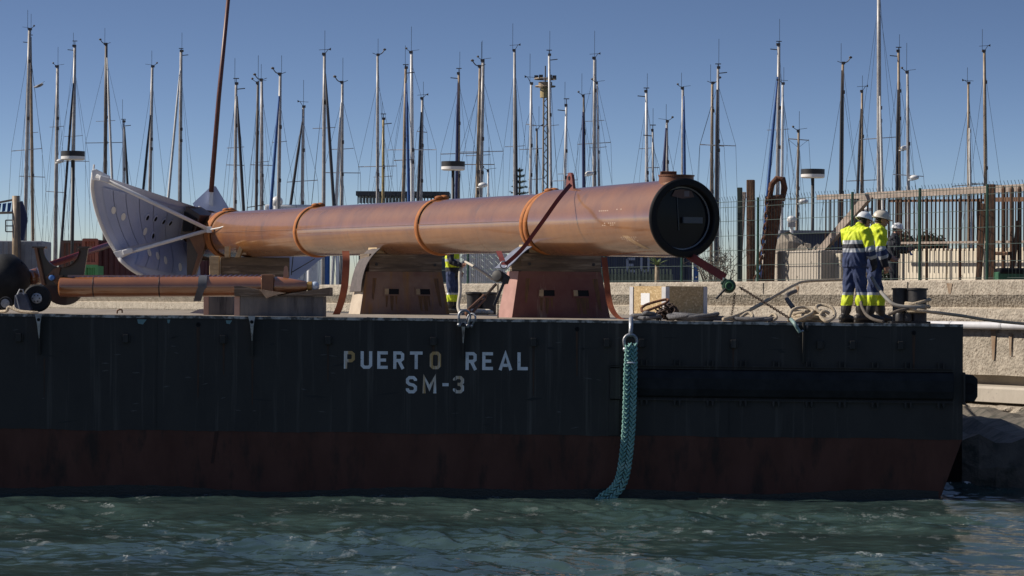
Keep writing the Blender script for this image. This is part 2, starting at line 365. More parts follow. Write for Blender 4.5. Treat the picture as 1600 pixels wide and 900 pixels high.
for s_, z1, h_, w_ in ((QS(1490), 3.5, .5, .22), (QS(1250), 3.45, .35, .15), (QS(1560), 2.5, .7, .2), (QS(1585), 2.4, .5, .12)):
    o = .034 if z1 > 3 else .06
    for (a, b_) in ((z1, max(3.26, z1 - h_)),) if z1 > 3 else ((z1, z1 - h_),): MB().add([QP(s_, o + .004, a), QP(s_ + w_, o + .004, a), QP(s_ + w_ * .65, o + .004, b_), QP(s_ + w_ * .3, o + .004, b_)], [(0, 1, 2, 3)]).build('stain', stn, wall)
# white pipe along the quay
tr = thing('service_pipe', QP(0, .2, 2.55), 'pale grey service pipe running along the quay wall beyond the bollard', 'pipe')
MB().tube([QP(s_, .2, 2.56) for s_ in np.linspace(-20, 9.0, 40)], .085, 14).build('pipe_run', M('pale_pipe', (.6, .6, .63), (.5, .5, .53), 3, .4), tr, smooth=True)
for s_ in np.arange(-19, 9, 1.9): MB().tube([QP(s_, .2, 2.56), QP(s_ + .07, .2, 2.56)], .093, 14).build('coupling', M('pipe_coupling', (.4, .4, .42), None, rough=.5), tr, smooth=True, auto=40)
# worn concrete apron at the foot of the quay, in the shadow of the barge
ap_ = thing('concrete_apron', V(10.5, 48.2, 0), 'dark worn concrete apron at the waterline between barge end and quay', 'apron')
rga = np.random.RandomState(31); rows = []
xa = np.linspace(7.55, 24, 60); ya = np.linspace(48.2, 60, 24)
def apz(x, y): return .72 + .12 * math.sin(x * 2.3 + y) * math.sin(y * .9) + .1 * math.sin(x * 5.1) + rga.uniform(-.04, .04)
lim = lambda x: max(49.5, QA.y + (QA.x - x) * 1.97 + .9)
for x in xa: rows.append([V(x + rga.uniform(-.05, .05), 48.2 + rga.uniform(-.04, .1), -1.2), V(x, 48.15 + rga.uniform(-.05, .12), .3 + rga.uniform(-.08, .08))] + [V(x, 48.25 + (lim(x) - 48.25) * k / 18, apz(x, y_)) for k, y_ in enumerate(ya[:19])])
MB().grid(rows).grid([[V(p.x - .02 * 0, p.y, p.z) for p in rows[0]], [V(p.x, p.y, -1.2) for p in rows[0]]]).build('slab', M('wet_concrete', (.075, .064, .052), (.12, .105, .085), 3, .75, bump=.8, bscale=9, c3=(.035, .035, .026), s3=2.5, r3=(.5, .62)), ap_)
# ------------------------------------------------------------------ barge
BY0, BY1 = 45.0, 69.0; BX0, BX1 = -24.0, PX(1505, 45)
ZP = .96
barge = thing('barge', (0, BY0, 0), 'long black steel deck barge with dark red bottom, moored beside the quay', 'barge')
def sh(p): return V(p[0], p[1], p[2] - .0058 * p[0])     # the barge floats slightly down at one end
def bb(): return MB()
def bbuild(mb, name, mat, parent=barge, **k):
    mb.v = [tuple(sh(p)) for p in mb.v]; return mb.build(name, mat, parent, **k)
DK = 2.745; RK = .36; zs_guard = 2.2
mb = MB()
for i, xx in enumerate(np.linspace(BX0, BX1, 14)[:-1]):
    x2 = np.linspace(BX0, BX1, 14)[i + 1]
    mb.add([(xx, BY0, ZP), (x2, BY0, ZP), (x2, BY0, DK - .03), (xx, BY0, DK - .03)], [(0, 1, 2, 3)])
mb.add([(BX1, BY0, ZP), (BX1, BY1, ZP), (BX1, BY1, DK - .03), (BX1, BY0, DK - .03)], [(0, 1, 2, 3)])
mb.add([(BX0, BY0, ZP), (BX0, BY1, ZP), (BX0, BY1, DK - .03), (BX0, BY0, DK - .03)], [(3, 2, 1, 0)])
mb.add([(BX0, BY1, ZP), (BX1, BY1, ZP), (BX1, BY1, DK - .03), (BX0, BY1, DK - .03)], [(3, 2, 1, 0)])
bbuild(mb, 'upper_hull', hull_black)
mb = MB(); b0, b1 = BX0 + RK * 2, BX1 - RK * 2
lo = [(b0, BY0 + .004, -1), (b1, BY0 + .004, -1), (b1, BY1, -1), (b0, BY1, -1)]; hi = [(BX0, BY0 + .004, ZP), (BX1, BY0 + .004, ZP), (BX1, BY1, ZP), (BX0, BY1, ZP)]
mb.add(lo + hi, [(0, 1, 5, 4), (1, 2, 6, 5), (2, 3, 7, 6), (3, 0, 4, 7), (3, 2, 1, 0)])
bbuild(mb, 'lower_hull', hull_red)
mb = MB(); rgw = np.random.RandomState(12); xsb = np.linspace(BX0 + .6, BX1 - .37, 260)
tops = .09 + .05 * np.sin(xsb * 1.3) * np.sin(xsb * .37) + rgw.uniform(-.012, .012, 260)
mb.grid([[V(x, BY0 - .003, -.5) for x in xsb], [V(x, BY0 - .003, .0) for x in xsb], [V(x, BY0 - .003, t + .0058 * x) for x, t in zip(xsb, tops)]])
bbuild(mb, 'weed_band', M('weed_band', (.008, .011, .008), (.014, .014, .011), 9, .4, bump=.3))
bbuild(MB().box(((BX0 + BX1) / 2, (BY0 + BY1) / 2 + .03, DK - .012), (BX1 - BX0 - .03, BY1 - BY0 - .06, .024)), 'deck', deck_m)
mb = MB()
for i in range(60):   # worn gunwale bar, in slightly uneven lengths
    a = BX0 + (BX1 - BX0) * i / 60; b_ = BX0 + (BX1 - BX0) * (i + 1) / 60; dz = random.uniform(-.004, .004)
    mb.box(((a + b_) / 2, BY0 + .022, DK - .014 + dz), (b_ - a - .002, .075, .045))
bbuild(mb, 'gunwale', edge_m)
xsb2 = np.linspace(BX0, BX1, 420)
bbuild(MB().grid([[V(x, BY0 - .002, ZP + .04) for x in xsb2], [V(x, BY0 - .0025, ZP - .008 + .012 * math.sin(x * 3.1) * math.sin(x * .7) + rgw.uniform(-.006, .006)) for x in xsb2]]), 'paint_edge', hull_black)
for dark, mat_ in ((1, M('scuff_dark', (.012, .012, .012), None, rough=.6)), (0, M('scuff_light', (.11, .105, .1), (.06, .058, .055), 20, .7))):
    mb = MB()
    for _ in range(46 if dark else 60):
        x, z = rgw.uniform(-8.2, BX1 - .3), rgw.uniform(1.05, 2.55); ln = rgw.uniform(.04, .4 if dark else .16); th = rgw.uniform(.006, .03 if dark else .012); sl2 = rgw.uniform(-.25, .25)
        if x > PX(945, BY0) and z < zs_guard: continue
        if -2.8 < x < .5 and z > 1.6: continue
        mb.add([(x, BY0 - .0032, z), (x + ln * .4, BY0 - .0032, z - th + sl2 * ln * .4), (x + ln, BY0 - .0032, z + sl2 * ln), (x + ln * .5, BY0 - .0032, z + th + sl2 * ln * .5)], [(0, 1, 2, 3)])
    stuff(bbuild(mb, 'scuffs', mat_))
rr_ = M('rust_run', (.075, .035, .018), (.03, .022, .018), 5, .8, st=(4, 1, .3))
for px, py0, ln, w_ in ((310, 511, 1.1, .05), (350, 535, .5, .04), (677, 537, .25, .05), (902, 518, .7, .04), (1428, 524, .6, .05), (1146, 540, .35, .04), (513, 536, .6, .035), (834, 538, .8, .04), (70, 560, .6, .03), (395, 562, .7, .035)):
    x = PX(px, BY0); z = P(px, py0, BY0).z + .0058 * x
    bbuild(MB().add([(x - w_ / 2, BY0 - .0036, z), (x + w_ / 2, BY0 - .0036, z), (x + w_ * .25, BY0 - .0036, z - ln), (x - w_ * .15, BY0 - .0036, z - ln)], [(0, 1, 2, 3)]), 'rust_run', rr_)
for px in (245, 712, 1140):
    bbuild(MB().box((PX(px, BY0), BY0 - .002, (DK + ZP) / 2 - .03), (.012, .012, DK - ZP - .1)), 'plate_seam', hull_black)
# square lugs
for px in (30, 197, 349, 513, 677, 834, 948, 1003, 1146, 1281, 1332, 1407):
    x = PX(px, BY0); z = P(px, 527 + px * .009, BY0).z + .0058 * x
    bbuild(MB().box((x, BY0 - .03, z), (.085, .06, .13)).box((x + .055, BY0 - .012, z), (.03, .024, .1)), 'lug', hull_black, bevel=.006)
for px, py in ((310, 507), (902, 514), (1428, 520)):
    x = PX(px, BY0); z = P(px, py, BY0).z + .0058 * x
    bbuild(MB().lathe((x, BY0 - .001, z), (0, -1, 0), [(.034, 0), (.034, .012), (.022, .012), (.02, .002), (0.001, .002)], 14), 'drain', black_m)
# hanging brackets with an eye
def bracket(px, L_, worn):
    x = PX(px, BY0); t = .03
    prof = [(0, DK + .01), (-.17, DK + .01), (-.17, DK - .12), (-.05, DK - L_), (0, DK - L_)]
    g = bbuild(MB().prism([(x - t / 2, BY0 + a, z) for a, z in prof], (t, 0, 0)), 'bracket', hull_black)
    bbuild(MB().prism([(x - .06, BY0 - .012, DK - .02), (x + .06, BY0 - .012, DK - .02), (x + .015, BY0 - .012, DK - L_), (x - .015, BY0 - .012, DK - L_)], (0, .014, 0)), 'bracket_back', hull_black, g)
    if worn:
        bbuild(MB().prism([(x - .055, BY0 - .172, DK + .012), (x + .055, BY0 - .172, DK + .012), (x + .03, BY0 - .174, DK - .14), (x + .008, BY0 - .10, DK - L_ * .6), (x - .004, BY0 - .10, DK - L_ * .6), (x - .02, BY0 - .174, DK - .14)], (0, -.012, 0)), 'worn_face', worn_white, g)
        bbuild(MB().lathe((x + .005, BY0 - .187, DK - .08), (0, -1, 0), [(.026, 0), (.026, .006), (.001, .006)], 12), 'eye', black_m, g)
    else:
        bbuild(MB().lathe((x + .03, BY0 - .15, DK - .08), (1, 0, 0), [(.05, 0), (.05, .03), (.02, .03), (.02, 0)], 12), 'eye', steel_dark, g)
for px, L_, wn_ in ((63, .62, 1), (395, .62, 1), (724, .62, 1), (1255, .62, 0)): bracket(px, L_, wn_)
# rubbing strake with its clips
rx0, rx1 = PX(952, BY0), PX(1490, BY0); zt = P(1000, 571, BY0).z + .0058 * rx0; zb = P(1000, 625, BY0).z + .0058 * rx0
zs = (zt + zb) / 2; hs = (zt - zb) - .12
mb = MB(); prof = [(0, zs - hs / 2 - .02), (-.06, zs - hs / 2 + .02), (-.1, zs - hs * .2), (-.1, zs + hs * .2), (-.06, zs + hs / 2 - .02), (0, zs + hs / 2 + .02)]
mb.prism([(rx0 + .35, BY0 + a, z) for a, z in prof], (rx1 - rx0 - .35, 0, 0))
rub = bbuild(mb, 'rubbing_strake', rubber, bevel=.02)
for z in (zt, zt - .035, zb + .012): bbuild(MB().box(((rx0 + rx1) / 2, BY0 - .02, z), (rx1 - rx0, .04, .016)), 'strake_rail', hull_black, rub)
bbuild(MB().box((rx0 + .1, BY0 - .02, zs), (.16, .04, zt - zb)), 'strake_end_plate', hull_black, rub)
bbuild(MB().box((rx0 + .08, BY0 - .012, (zb + ZP) / 2), (.16, .024, zb - ZP)), 'strake_leg', hull_black, rub)
for i, px in enumerate(np.arange(1003, 1490, 51.5)):
    for d in (0, 8):
        x = PX(px + d, BY0)
        bbuild(MB().box((x, BY0 - .03, zt + .05), (.022, .05, .09)), 'clip', hull_black, rub)
        bbuild(MB().box((x, BY0 - .03, zb - .035), (.024, .05, .08), taper=(1.4, 1)), 'clip', hull_black, rub)
# end fender block with a round eye
x0 = BX1; zf1, zf0 = P(1510, 582, BY0).z, P(1510, 624, BY0).z
fb = MB(); cz = (zf0 + zf1) / 2; hh = (zf1 - zf0) / 2
fb.prism([(x0, BY0 + .1, cz - hh), (x0 + .2, BY0 + .1, cz - hh), (x0 + .25, BY0 + .1, cz - hh * .6), (x0 + .25, BY0 + .1, cz + hh * .7), (x0 + .18, BY0 + .1, cz + hh), (x0, BY0 + .1, cz + hh)], (0, 1.6, 0))
fo = bbuild(fb, 'end_fender', rubber, bevel=.015)
bbuild(MB().lathe((x0 + .12, BY0 + .098, cz), (0, -1, 0), [(.09, 0), (.09, .006), (.08, .006), (.07, .001), (.001, .001)], 20), 'fender_eye', black_m, fo)
bbuild(MB().box((x0 + .012, BY0 + .9, cz), (.024, 2, hh * 2.4)), 'fender_plate', hull_black, fo)
# twin bollard welded to the deck
def dz_(px, Y): return deck_z(PX(px, Y))
by = 46.0; xb = PX(1424, by); zb0 = DK
bo = bbuild(MB().box((xb - .02, by + .12, zb0 + .02), (.62, .5, .04)), 'bollard', steel_dark)
for k, (dx, dy, r_) in enumerate(((.1, 0, .145), (-.14, .22, .13))):
    bbuild(MB().lathe((xb + dx, by + dy, zb0 + .04), (0, 0, 1), [(r_ * 1.02, 0), (r_, .02), (r_, .5), (r_ * 1.15, .505), (r_ * 1.15, .53), (.001, .535)], 28), 'bollard_post', steel_dark, bo, smooth=True, auto=40)
for dx in (-.2, -.08): bbuild(MB().lathe((xb + dx, by - .13, zb0 + .04), (0, 0, 1), [(.075, 0), (.075, .1), (.06, .13), (.001, .135)], 14), 'bollard_foot', steel_dark, bo, smooth=True, auto=40)
# lettering, one mesh per character (mitred strokes)
GL = {  # strokes on a unit box (x 0..w, y 0..1)
 'P': (.62, [[(.09, 0), (.09, .91), (.42, .91), (.53, .82), (.53, .55), (.42, .45), (.18, .45)]]),
 'U': (.66, [[(.09, 1), (.09, .2), (.2, .09), (.46, .09), (.57, .2), (.57, 1)]]),
 'E': (.6, [[(.6, .91), (.09, .91), (.09, .09), (.6, .09)], [(.18, .5), (.5, .5)]]),
 'R': (.64, [[(.09, 0), (.09, .91), (.42, .91), (.53, .82), (.53, .57), (.42, .48), (.18, .48)], [(.34, .43), (.56, 0)]]),
 'T': (.72, [[(0, .91), (.72, .91)], [(.36, .82), (.36, 0)]]),
 'O': (.64, [[(.32, .91), (.2, .91), (.09, .8), (.09, .2), (.2, .09), (.44, .09), (.55, .2), (.55, .8), (.44, .91), (.32, .91)]]),
 'A': (.74, [[(.07, 0), (.37, .93), (.67, 0)], [(.24, .27), (.5, .27)]]),
 'L': (.58, [[(.09, 1), (.09, .09), (.58, .09)]]),
 'S': (.64, [[(.55, .72), (.55, .8), (.44, .91), (.2, .91), (.09, .8), (.09, .63), (.2, .53), (.44, .47), (.55, .37), (.55, .2), (.44, .09), (.2, .09), (.09, .2), (.09, .29)]]),
 'M': (.8, [[(.09, 0), (.09, .93), (.4, .3), (.71, .93), (.71, 0)]]),
 '-': (.36, [[(0, .5), (.36, .5)]]),
 '3': (.62, [[(.07, .74), (.07, .8), (.18, .91), (.42, .91), (.53, .8), (.53, .63), (.42, .52), (.25, .52)], [(.42, .5), (.53, .4), (.53, .2), (.42, .09), (.18, .09), (.07, .2), (.07, .28)]]),
}
def glyph(ch, px, ytop, ybot, mat, lean=0):
    h = (ybot - ytop) / 100.0 / (F / 100 / BY0); H_ = P(px, ytop, BY0).z - P(px, ybot, BY0).z
    x0 = PX(px, BY0); z0 = P(px, ybot, BY0).z; mb = MB(); sw = .18
    for q, st in enumerate(GL[ch][1]):
        pts = [V(a, b_) for a, b_ in st]; Lf, Rt = [], []
        closed = (pts[0] - pts[-1]).length < 1e-6
        for i, p in enumerate(pts):
            if closed and i in (0, len(pts) - 1): d0 = (pts[-1] - pts[-2]).normalized(); d1 = (pts[1] - pts[0]).normalized()
            else:
                d0 = (p - pts[i - 1]).normalized() if i else (pts[1] - p).normalized()
                d1 = (pts[i + 1] - p).normalized() if i < len(pts) - 1 else d0
            n_ = V(-(d0 + d1).y, (d0 + d1).x)
            n_ = n_.normalized() if n_.length > 1e-6 else V(-d0.y, d0.x)
            k = 1 / max(.45, n_.dot(V(-d0.y, d0.x)))
            Lf.append(p + n_ * (sw / 2 * k)); Rt.append(p - n_ * (sw / 2 * k))
        yy = BY0 - .004 - .0015 * q
        mb.grid([[V(x0 + a.x * H_, yy, z0 + a.y * H_) for a in Lf], [V(x0 + a.x * H_, yy, z0 + a.y * H_) for a in Rt]])
    o = mb.build('letter', mat, barge)
    for p in o.data.polygons: pass
    return o
for ch, px in zip('PUERTO', (538, 564, 590, 615, 641, 672)): glyph(ch, px, 548.5 + (px - 538) * .006, 576 + (px - 538) * .006, letter_rust if ch in 'OP' else letter_m)
for ch, px in zip('REAL', (728, 754, 780, 809)): glyph(ch, px, 550 + (px - 728) * .006, 578 + (px - 728) * .006, letter_m)
for ch, px in zip('SM-3', (635, 661, 692, 709)): glyph(ch, px, 587.5, 614.5, letter_rust if ch in 'M3' else letter_m)
# turquoise paint splashes near the edge
for px, w_, h_ in ((222, .15, .08), (264, .05, .06), (358, .1, .06)):
    x = PX(px, BY0); bbuild(MB().add([(x - w_ / 2, BY0 - .003, DK - .06), (x + w_ / 2, BY0 - .003, DK - .06), (x + w_ * .1, BY0 - .003, DK - .06 - h_), (x - w_ * .4, BY0 - .003, DK - .06 - h_ * .8)], [(0, 1, 2, 3)]), 'paint_splash', M('splash', (.16, .27, .28), None, rough=.6))
x = PX(337, BY0); bbuild(MB().add([(x, BY0 - .003, ZP - .01), (x + .06, BY0 - .003, ZP - .01), (x - .02, BY0 - .003, .45), (x - .06, BY0 - .003, .45)], [(0, 1, 2, 3)]), 'rust_streak', M('rust_streak', (.06, .018, .008), (.02, .009, .008), 6, .8))
# ------------------------------------------------------------------ the big tube
A0 = P(322, 368, 68.3); A1 = P(862, 345.5, 51.6); A2 = P(1070, 340.8, 47.0)
AX = (A2 - A0).normalized()                     # far -> near
LB = (A2 - A0).length
def ax_at(px):                                  # point on the axis seen at column px
    lo, hi = 0., LB
    for _ in range(40):
        mid = (lo + hi) / 2; q = A0 + AX * mid - CAM
        u = 800 + F * q.dot(RT) / q.dot(FW)
        if u < px: lo = mid
        else: hi = mid
    return (lo + hi) / 2
sB = ax_at(868); RA, RB0, RB1 = .53, .585, .642
tubeT = thing('steel_tube', A1 - V(0, 0, .6), 'huge terracotta painted steel tube with open dark round end, lying on trestles', 'tube')
mb = MB(); prof = [(RA, s_) for s_ in np.linspace(0, sB, 12)] + [(RB0, sB + .06)] + [(RB0 + (RB1 - RB0) * t, sB + .06 + (LB - sB - .06) * t) for t in (.25, .5, .75, 1)]
mb.lathe(A0, AX, prof, 72); tb_ = mb.build('tube_wall', pipe_m, tubeT, smooth=True, auto=25)
for s_ in [ax_at(q) for q in (408, 782)]:
    rr = RA if s_ < sB else RB0 + (RB1 - RB0) * (s_ - sB) / (LB - sB)
    MB().lathe(A0 + AX * s_, AX, [(rr, -.02), (rr + .002, -.008), (rr + .002, .008), (rr, .02)], 72).build('weld_seam', pipe_m, tb_, smooth=True)
# longitudinal weld along the visible flank
side = AX.cross(V(0, 0, 1)).normalized()
if side.x > 0: side = -side
upv = side.cross(AX); upv = upv if upv.z > 0 else -upv
def on(s_, ang, r=None):                        # ang from the sunlit side upwards
    rr = RA if s_ < sB else RB0 + (RB1 - RB0) * max(0, s_ - sB - .06) / (LB - sB - .06)
    rr = rr if r is None else rr + r
    return A0 + AX * s_ + (side * math.cos(ang) + upv * math.sin(ang)) * rr
MB().tube([on(s_, .06) for s_ in np.linspace(.4, sB - .1, 60)], .008, 6).build('long_weld', pipe_m, tb_, smooth=True)
MB().lathe(A0 + AX * (LB - .13), AX, [(RB1 - .01, .09), (RB1 + .007, .1), (RB1 + .007, .14), (RB1 - .01, .16), (.545, .165), (.525, .15), (.52, .0), (.51, -.12)], 72).build('end_collar', black_m, tubeT, smooth=True, auto=40)
MB().lathe(A0 + AX * (LB - .1), AX, [(.53, -.01), (.515, .012), (.5, .012), (.495, 0)], 72).build('cover_rim', M('cover_rim', (.22, .23, .25), None, rough=.4), tubeT, smooth=True, auto=40)
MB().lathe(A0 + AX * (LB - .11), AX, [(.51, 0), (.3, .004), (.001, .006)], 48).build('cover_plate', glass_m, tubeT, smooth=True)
pr = AX.cross(V(0, 0, 1)).normalized()
if pr.x < 0: pr = -pr
ce = A0 + AX * (LB - .1)
MB().beam(ce + pr * .0 + V(0, 0, -.03) + AX * .03, ce + pr * .36 + V(0, 0, -.03) + AX * .03, .05, .1).build('reflection_bar', M('reflection_bar', (.05, .06, .08), None, rough=.4), tubeT)  # solid bar standing in for a light reflection in the tube mouth
MB().tube([ce - pr * .1 + V(0, 0, .38) + AX * .012, ce - pr * .06 + V(0, 0, -.2) + AX * .012], .006, 6).build('inner_cable', M('inner_cable', (.09, .1, .11), None), tubeT)
MB().prism([ce + pr * a + V(0, 0, h) + AX * .01 for a, h in ((-.2, .36), (.0, .32), (.22, .35), (.17, .45), (0, .478), (-.14, .455))], AX * .008).build('lit_interior', M('lit_interior', (.07, .025, .02), None, rough=.4), tubeT)  # reddish plate painted as the interior lit through the hatch hole
MB().box(ce + V(0, 0, .4) + pr * .06 + AX * .025, (.11, .01, .09)).build('hatch_daylight', M('hatch_daylight', (.16, .13, .14), None, rough=.4), tubeT)  # pale plate painted for the daylight at the hatch hole
# stub and lid on top near the end
sc_ = LB - .3; c0 = A0 + AX * sc_ + upv * (RB1 - .08)
st_ = MB().lathe(c0, upv, [(.29, 0), (.285, .12), (.3, .13), (.3, .15), (.001, .15)], 36).build('nozzle', M('nozzle_paint', (.17, .065, .03), (.12, .045, .02), 5, .5), tubeT, smooth=True, auto=40)
MB().box(c0 + upv * .178 - pr * .12 - AX * .05, (.26, .2, .06)).build('lid', rust_m, st_, bevel=.008)
# lifting lug
lg = A0 + AX * ax_at(893); t0 = lg + upv * (RB0 - .02)
MB().prism([t0 + AX * a + upv * h for a, h in [(-.16, 0), (.16, 0), (.11, .2)] + [(.1 * math.cos(q), .21 + .1 * math.sin(q)) for q in np.linspace(.2, math.pi - .2, 8)] + [(-.11, .2)]], side * .05).build('lifting_lug', M('lug_paint', (.2, .06, .05), (.15, .05, .04), 5, .5), tubeT)
MB().lathe(t0 + upv * .21 - side * .003, side, [(.04, 0), (.04, .06), (.001, .06)], 14).build('lug_hole', black_m, tubeT)
# tail flange assembly
MB().lathe(A0, AX, [(.30, -.25), (.47, -.22), (.5, -.02), (.6, -.02), (.6, .05), (.53, .06)], 48, cap=True).build('tail_flange', brown_m, tubeT, smooth=True, auto=40)
# pale marks stencilled near the end
mk = M('chalk_mark', (.55, .42, .33), None, rough=.8); rg = np.random.RandomState(5)
mb = MB()
for (s0, ang, n_, rows) in ((LB - 1.75, -.12, 7, 2), (LB - 1.2, -.52, 8, 3), (LB - 1.9, .22, 5, 1), (LB - 1.25, .24, 3, 1)):
    for r_ in range(rows):
        for i in range(n_):
            if rg.rand() < .25: continue
            a = ang - r_ * .055; s_ = s0 + i * .075
            mb.add([on(s_, a, .002), on(s_ + .035, a, .002), on(s_ + .035, a + .022, .002), on(s_, a + .022, .002)], [(0, 1, 2, 3)])
stuff(mb.build('stencil_marks', mk, tubeT))
mb = MB(); mb.grid([[on(LB - 1.12 + .45 * t + dx, -.46 - .45 * t, .002) for t in np.linspace(0, 1, 8)] for dx in (0, .2)])
mb.build('pale_scuff', M('scuff', (.46, .33, .2), (.34, .18, .09), 3, .5), tubeT)
# ------------------------------------------------------------------ lashing bands round the tube
def ring_pts(s_, r, n=48, tilt=0, a0=0, a1=2 * math.pi):
    return [A0 + AX * (s_ + tilt * math.sin(a)) + (side * math.cos(a) + upv * math.sin(a)) * r for a in np.linspace(a0, a1, n, endpoint=(a1 - a0) < 6.28)]
def band(px, r, label, w_=.068, mat=strap_m, tilt=0, n_=1):
    s_ = ax_at(px); t = thing('lashing_band', A0 + AX * s_ - V(0, 0, RA), label, 'strap', 'orange bands lashed round the big tube')
    for k in range(n_):
        mb = MB(); pts = ring_pts(s_ + k * .16, r + .004 * k, 56, tilt)
        rows = []
        for off_, rr in ((-w_, 0), (-w_ * .8, .028), (w_ * .8, .028), (w_, 0)):
            rows.append([p + AX * off_ + (p - (A0 + AX * (p - A0).dot(AX))).normalized() * rr for p in pts] + [pts[0] + AX * off_ + (pts[0] - (A0 + AX * (pts[0] - A0).dot(AX))).normalized() * rr])
        mb.grid(rows).build('webbing', mat, t, smooth=True)
    k0 = A0 + AX * (s_ + tilt) + upv * (r + .03)
    MB().ell(k0 - side * .05, (.1, .13, .06), n=10).ell(k0 + side * .08 + AX * .05, (.09, .08, .045), n=8).build('knot', mat, t, smooth=True)
    MB().tube([A0 + AX * (s_ + .09) + (side * math.cos(a) + upv * math.sin(a)) * (r + .012) for a in np.linspace(.1, 1.1, 10)], .012, 6).build('edge_guard', black_m, t)
    return t
band(497, RA + .002, 'orange band round the tube between the tail fin and the cloth covered trestle')
band(690, RA + .002, 'orange band round the tube above the worker hidden behind it')
band(858, RA + .012, 'doubled orange band at the lifting lug where the tube widens', n_=2, tilt=.1)
band(357, RA + .012, 'rust orange band round the tube right beside the white struts', w_=.08, n_=2)
# ------------------------------------------------------------------ tail fin at the far end
fin = thing('tail_fin', P(240, 432, 67), 'large blue grey curved fin with white struts and oval holes at the tube end', 'fin')
def curve2(pts, t):
    pts = [V(p[0], p[1], 0) for p in pts]; q = bez(pts, 12); f = t * (len(q) - 1); i = min(int(f), len(q) - 2); return q[i].lerp(q[i + 1], f - i)
TOP = [(147, 270), (185, 283), (230, 298), (275, 313), (318, 327)]; LEFT = [(146, 270), (144, 292), (148, 318), (156, 345), (168, 372), (184, 398)]
FOLD = [(184, 398), (220, 388), (255, 379), (296, 370)]; RIGHT = [(318, 327), (311, 342), (303, 356), (296, 370)]
def coons(u, v):      # u: left->right, v: top->bottom
    a = curve2(TOP, u); c = curve2(FOLD, u); l = curve2(LEFT, v); r_ = curve2(RIGHT, v)
    p = a * (1 - v) + c * v + l * (1 - u) + r_ * u - (V(146, 270, 0) * (1 - u) * (1 - v) + V(318, 327, 0) * u * (1 - v) + V(184, 398, 0) * (1 - u) * v + V(296, 370, 0) * u * v)
    Y = 65.4 + 2.0 * u + 1.0 * v - .5 * math.sin(math.pi * u)
    return P(p.x, p.y, Y)
def patch(fn, u0, u1, v0, v1, n=10, m_=12, d=(0, .03, 0)):
    return MB().slab([[fn(lerp(u0, u1, i / n), lerp(v0, v1, j / m_)) for i in range(n + 1)] for j in range(m_ + 1)], d)
bk = lambda f, dy: (lambda u, v: f(u, v) + V(0, dy, 0))
patch(bk(coons, .05), 0, 1, 0, 1, 20, 16).build('rim_sheet', fin_rim, fin, smooth=True, auto=40)
cuts = [.12, .215, .33, .45, .58, .71, .84, .95]
for a, b_ in zip(cuts[:-1], cuts[1:]): patch(coons, a + .003, b_ - .003, .17 - .02 * a, .93, 6, 12, (0, .035, 0)).build('fin_plate', fin_m, fin, smooth=True, auto=40)
LOW = [(184, 400), (200, 416), (222, 430), (255, 444), (300, 455)]
def coons2(u, v):
    a = curve2(FOLD, u); c = curve2(LOW, u); p = a.lerp(c, v); p = p + V(14 * u * math.sin(v * 2.6), 0, 0)
    return P(p.x, p.y + 2, 66.4 + 1.0 * u - .5 * math.sin(math.pi * u) - .35 * v + .9 * u)
patch(bk(coons2, .05), 0, 1, 0, 1, 16, 10).build('lower_rim_sheet', fin_rim, fin, smooth=True, auto=40)
for a, b_ in zip((.3, .45, .6, .75, .88), (.45, .6, .75, .88, .97)): patch(coons2, a + .004, b_ - .004, .05, .72, 5, 8, (0, .035, 0)).build('lower_fin_plate', fin_m, fin, smooth=True, auto=40)
lit_hole = M('hole_light', (.72, .72, .7), None, rough=.7)  # pale colour painted for daylight seen through the fin holes
def hole(px, py, fn, dark):
    best, u, v = min(((fn(u, v), u, v) for u in np.linspace(.02, .97, 60) for v in np.linspace(.02, .97, 50)), key=lambda q: ((q[0].x / q[0].y - PX(px, 1)) ** 2 + ((q[0].z - CAM.z) / q[0].y - (P(px, py, 1).z - CAM.z)) ** 2))
    n_ = (fn(u + .02, v) - best).cross(fn(u, v + .02) - best).normalized(); n_ = n_ if n_.y < 0 else -n_
    e2 = (V(0, 0, 1) - n_ * n_.z).normalized(); e1 = e2.cross(n_); best = best + n_ * .012
    ring = lambda k, o: [best + n_ * o + e1 * (.052 * k * math.cos(a)) + e2 * (.095 * k * math.sin(a)) for a in np.linspace(0, 2 * math.pi, 20, endpoint=False)]
    o = MB().prism(ring(1, 0), n_ * .012).build('hole_disc', lit_hole if not dark else fin_rim, fin)
    if dark: MB().prism([p - e2 * .015 + e1 * .008 for p in ring(.68, .013)], n_ * .004).build('hole', black_m, o)
for px, py, dk in ((177, 327, 0), (192, 337, 0), (229, 338, 1), (242, 341, 1), (254, 345, 1), (266, 348, 1), (225, 362, 0), (237, 367, 1)): hole(px, py, coons, dk)
for px, py, dk in ((233, 395, 0), (245, 400, 0), (257, 407, 0), (280, 417, 0)): hole(px, py, coons2, dk)
MB().tube([P(q.x, q.y, 65.38 + t) for t, q in [(t, curve2(LEFT, t)) for t in np.linspace(0, 1, 20)]] + [coons2(t, 1) + V(0, -.03, 0) for t in np.linspace(.08, .8, 12)], .045, 10).build('edge_tube', white_m, fin, smooth=True)
apex = P(327, 359, 66.2)
for (a, b_) in ((P(150, 274, 65.2), (P(163, 278, 65.1))), (P(182, 400, 66.2), P(200, 393, 66.1))):
    MB().tube([a, apex], .045, 10).build('strut', white_m, fin, smooth=True)
MB().prism([P(x, y, 65.2) for x, y in ((143, 266), (150, 264), (171, 275), (169, 287), (160, 283), (144, 281))], (0, .14, 0)).build('corner_bracket', white_m, fin, bevel=.01)
MB().beam(P(156, 278, 65.15), P(171, 282, 65.15), .14, .13).build('corner_clamp', white_m, fin, bevel=.02)
MB().tube([P(146, 268, 65.25), P(147, 257, 65.25)], .022, 8).build('tip_pin', white_m, fin)
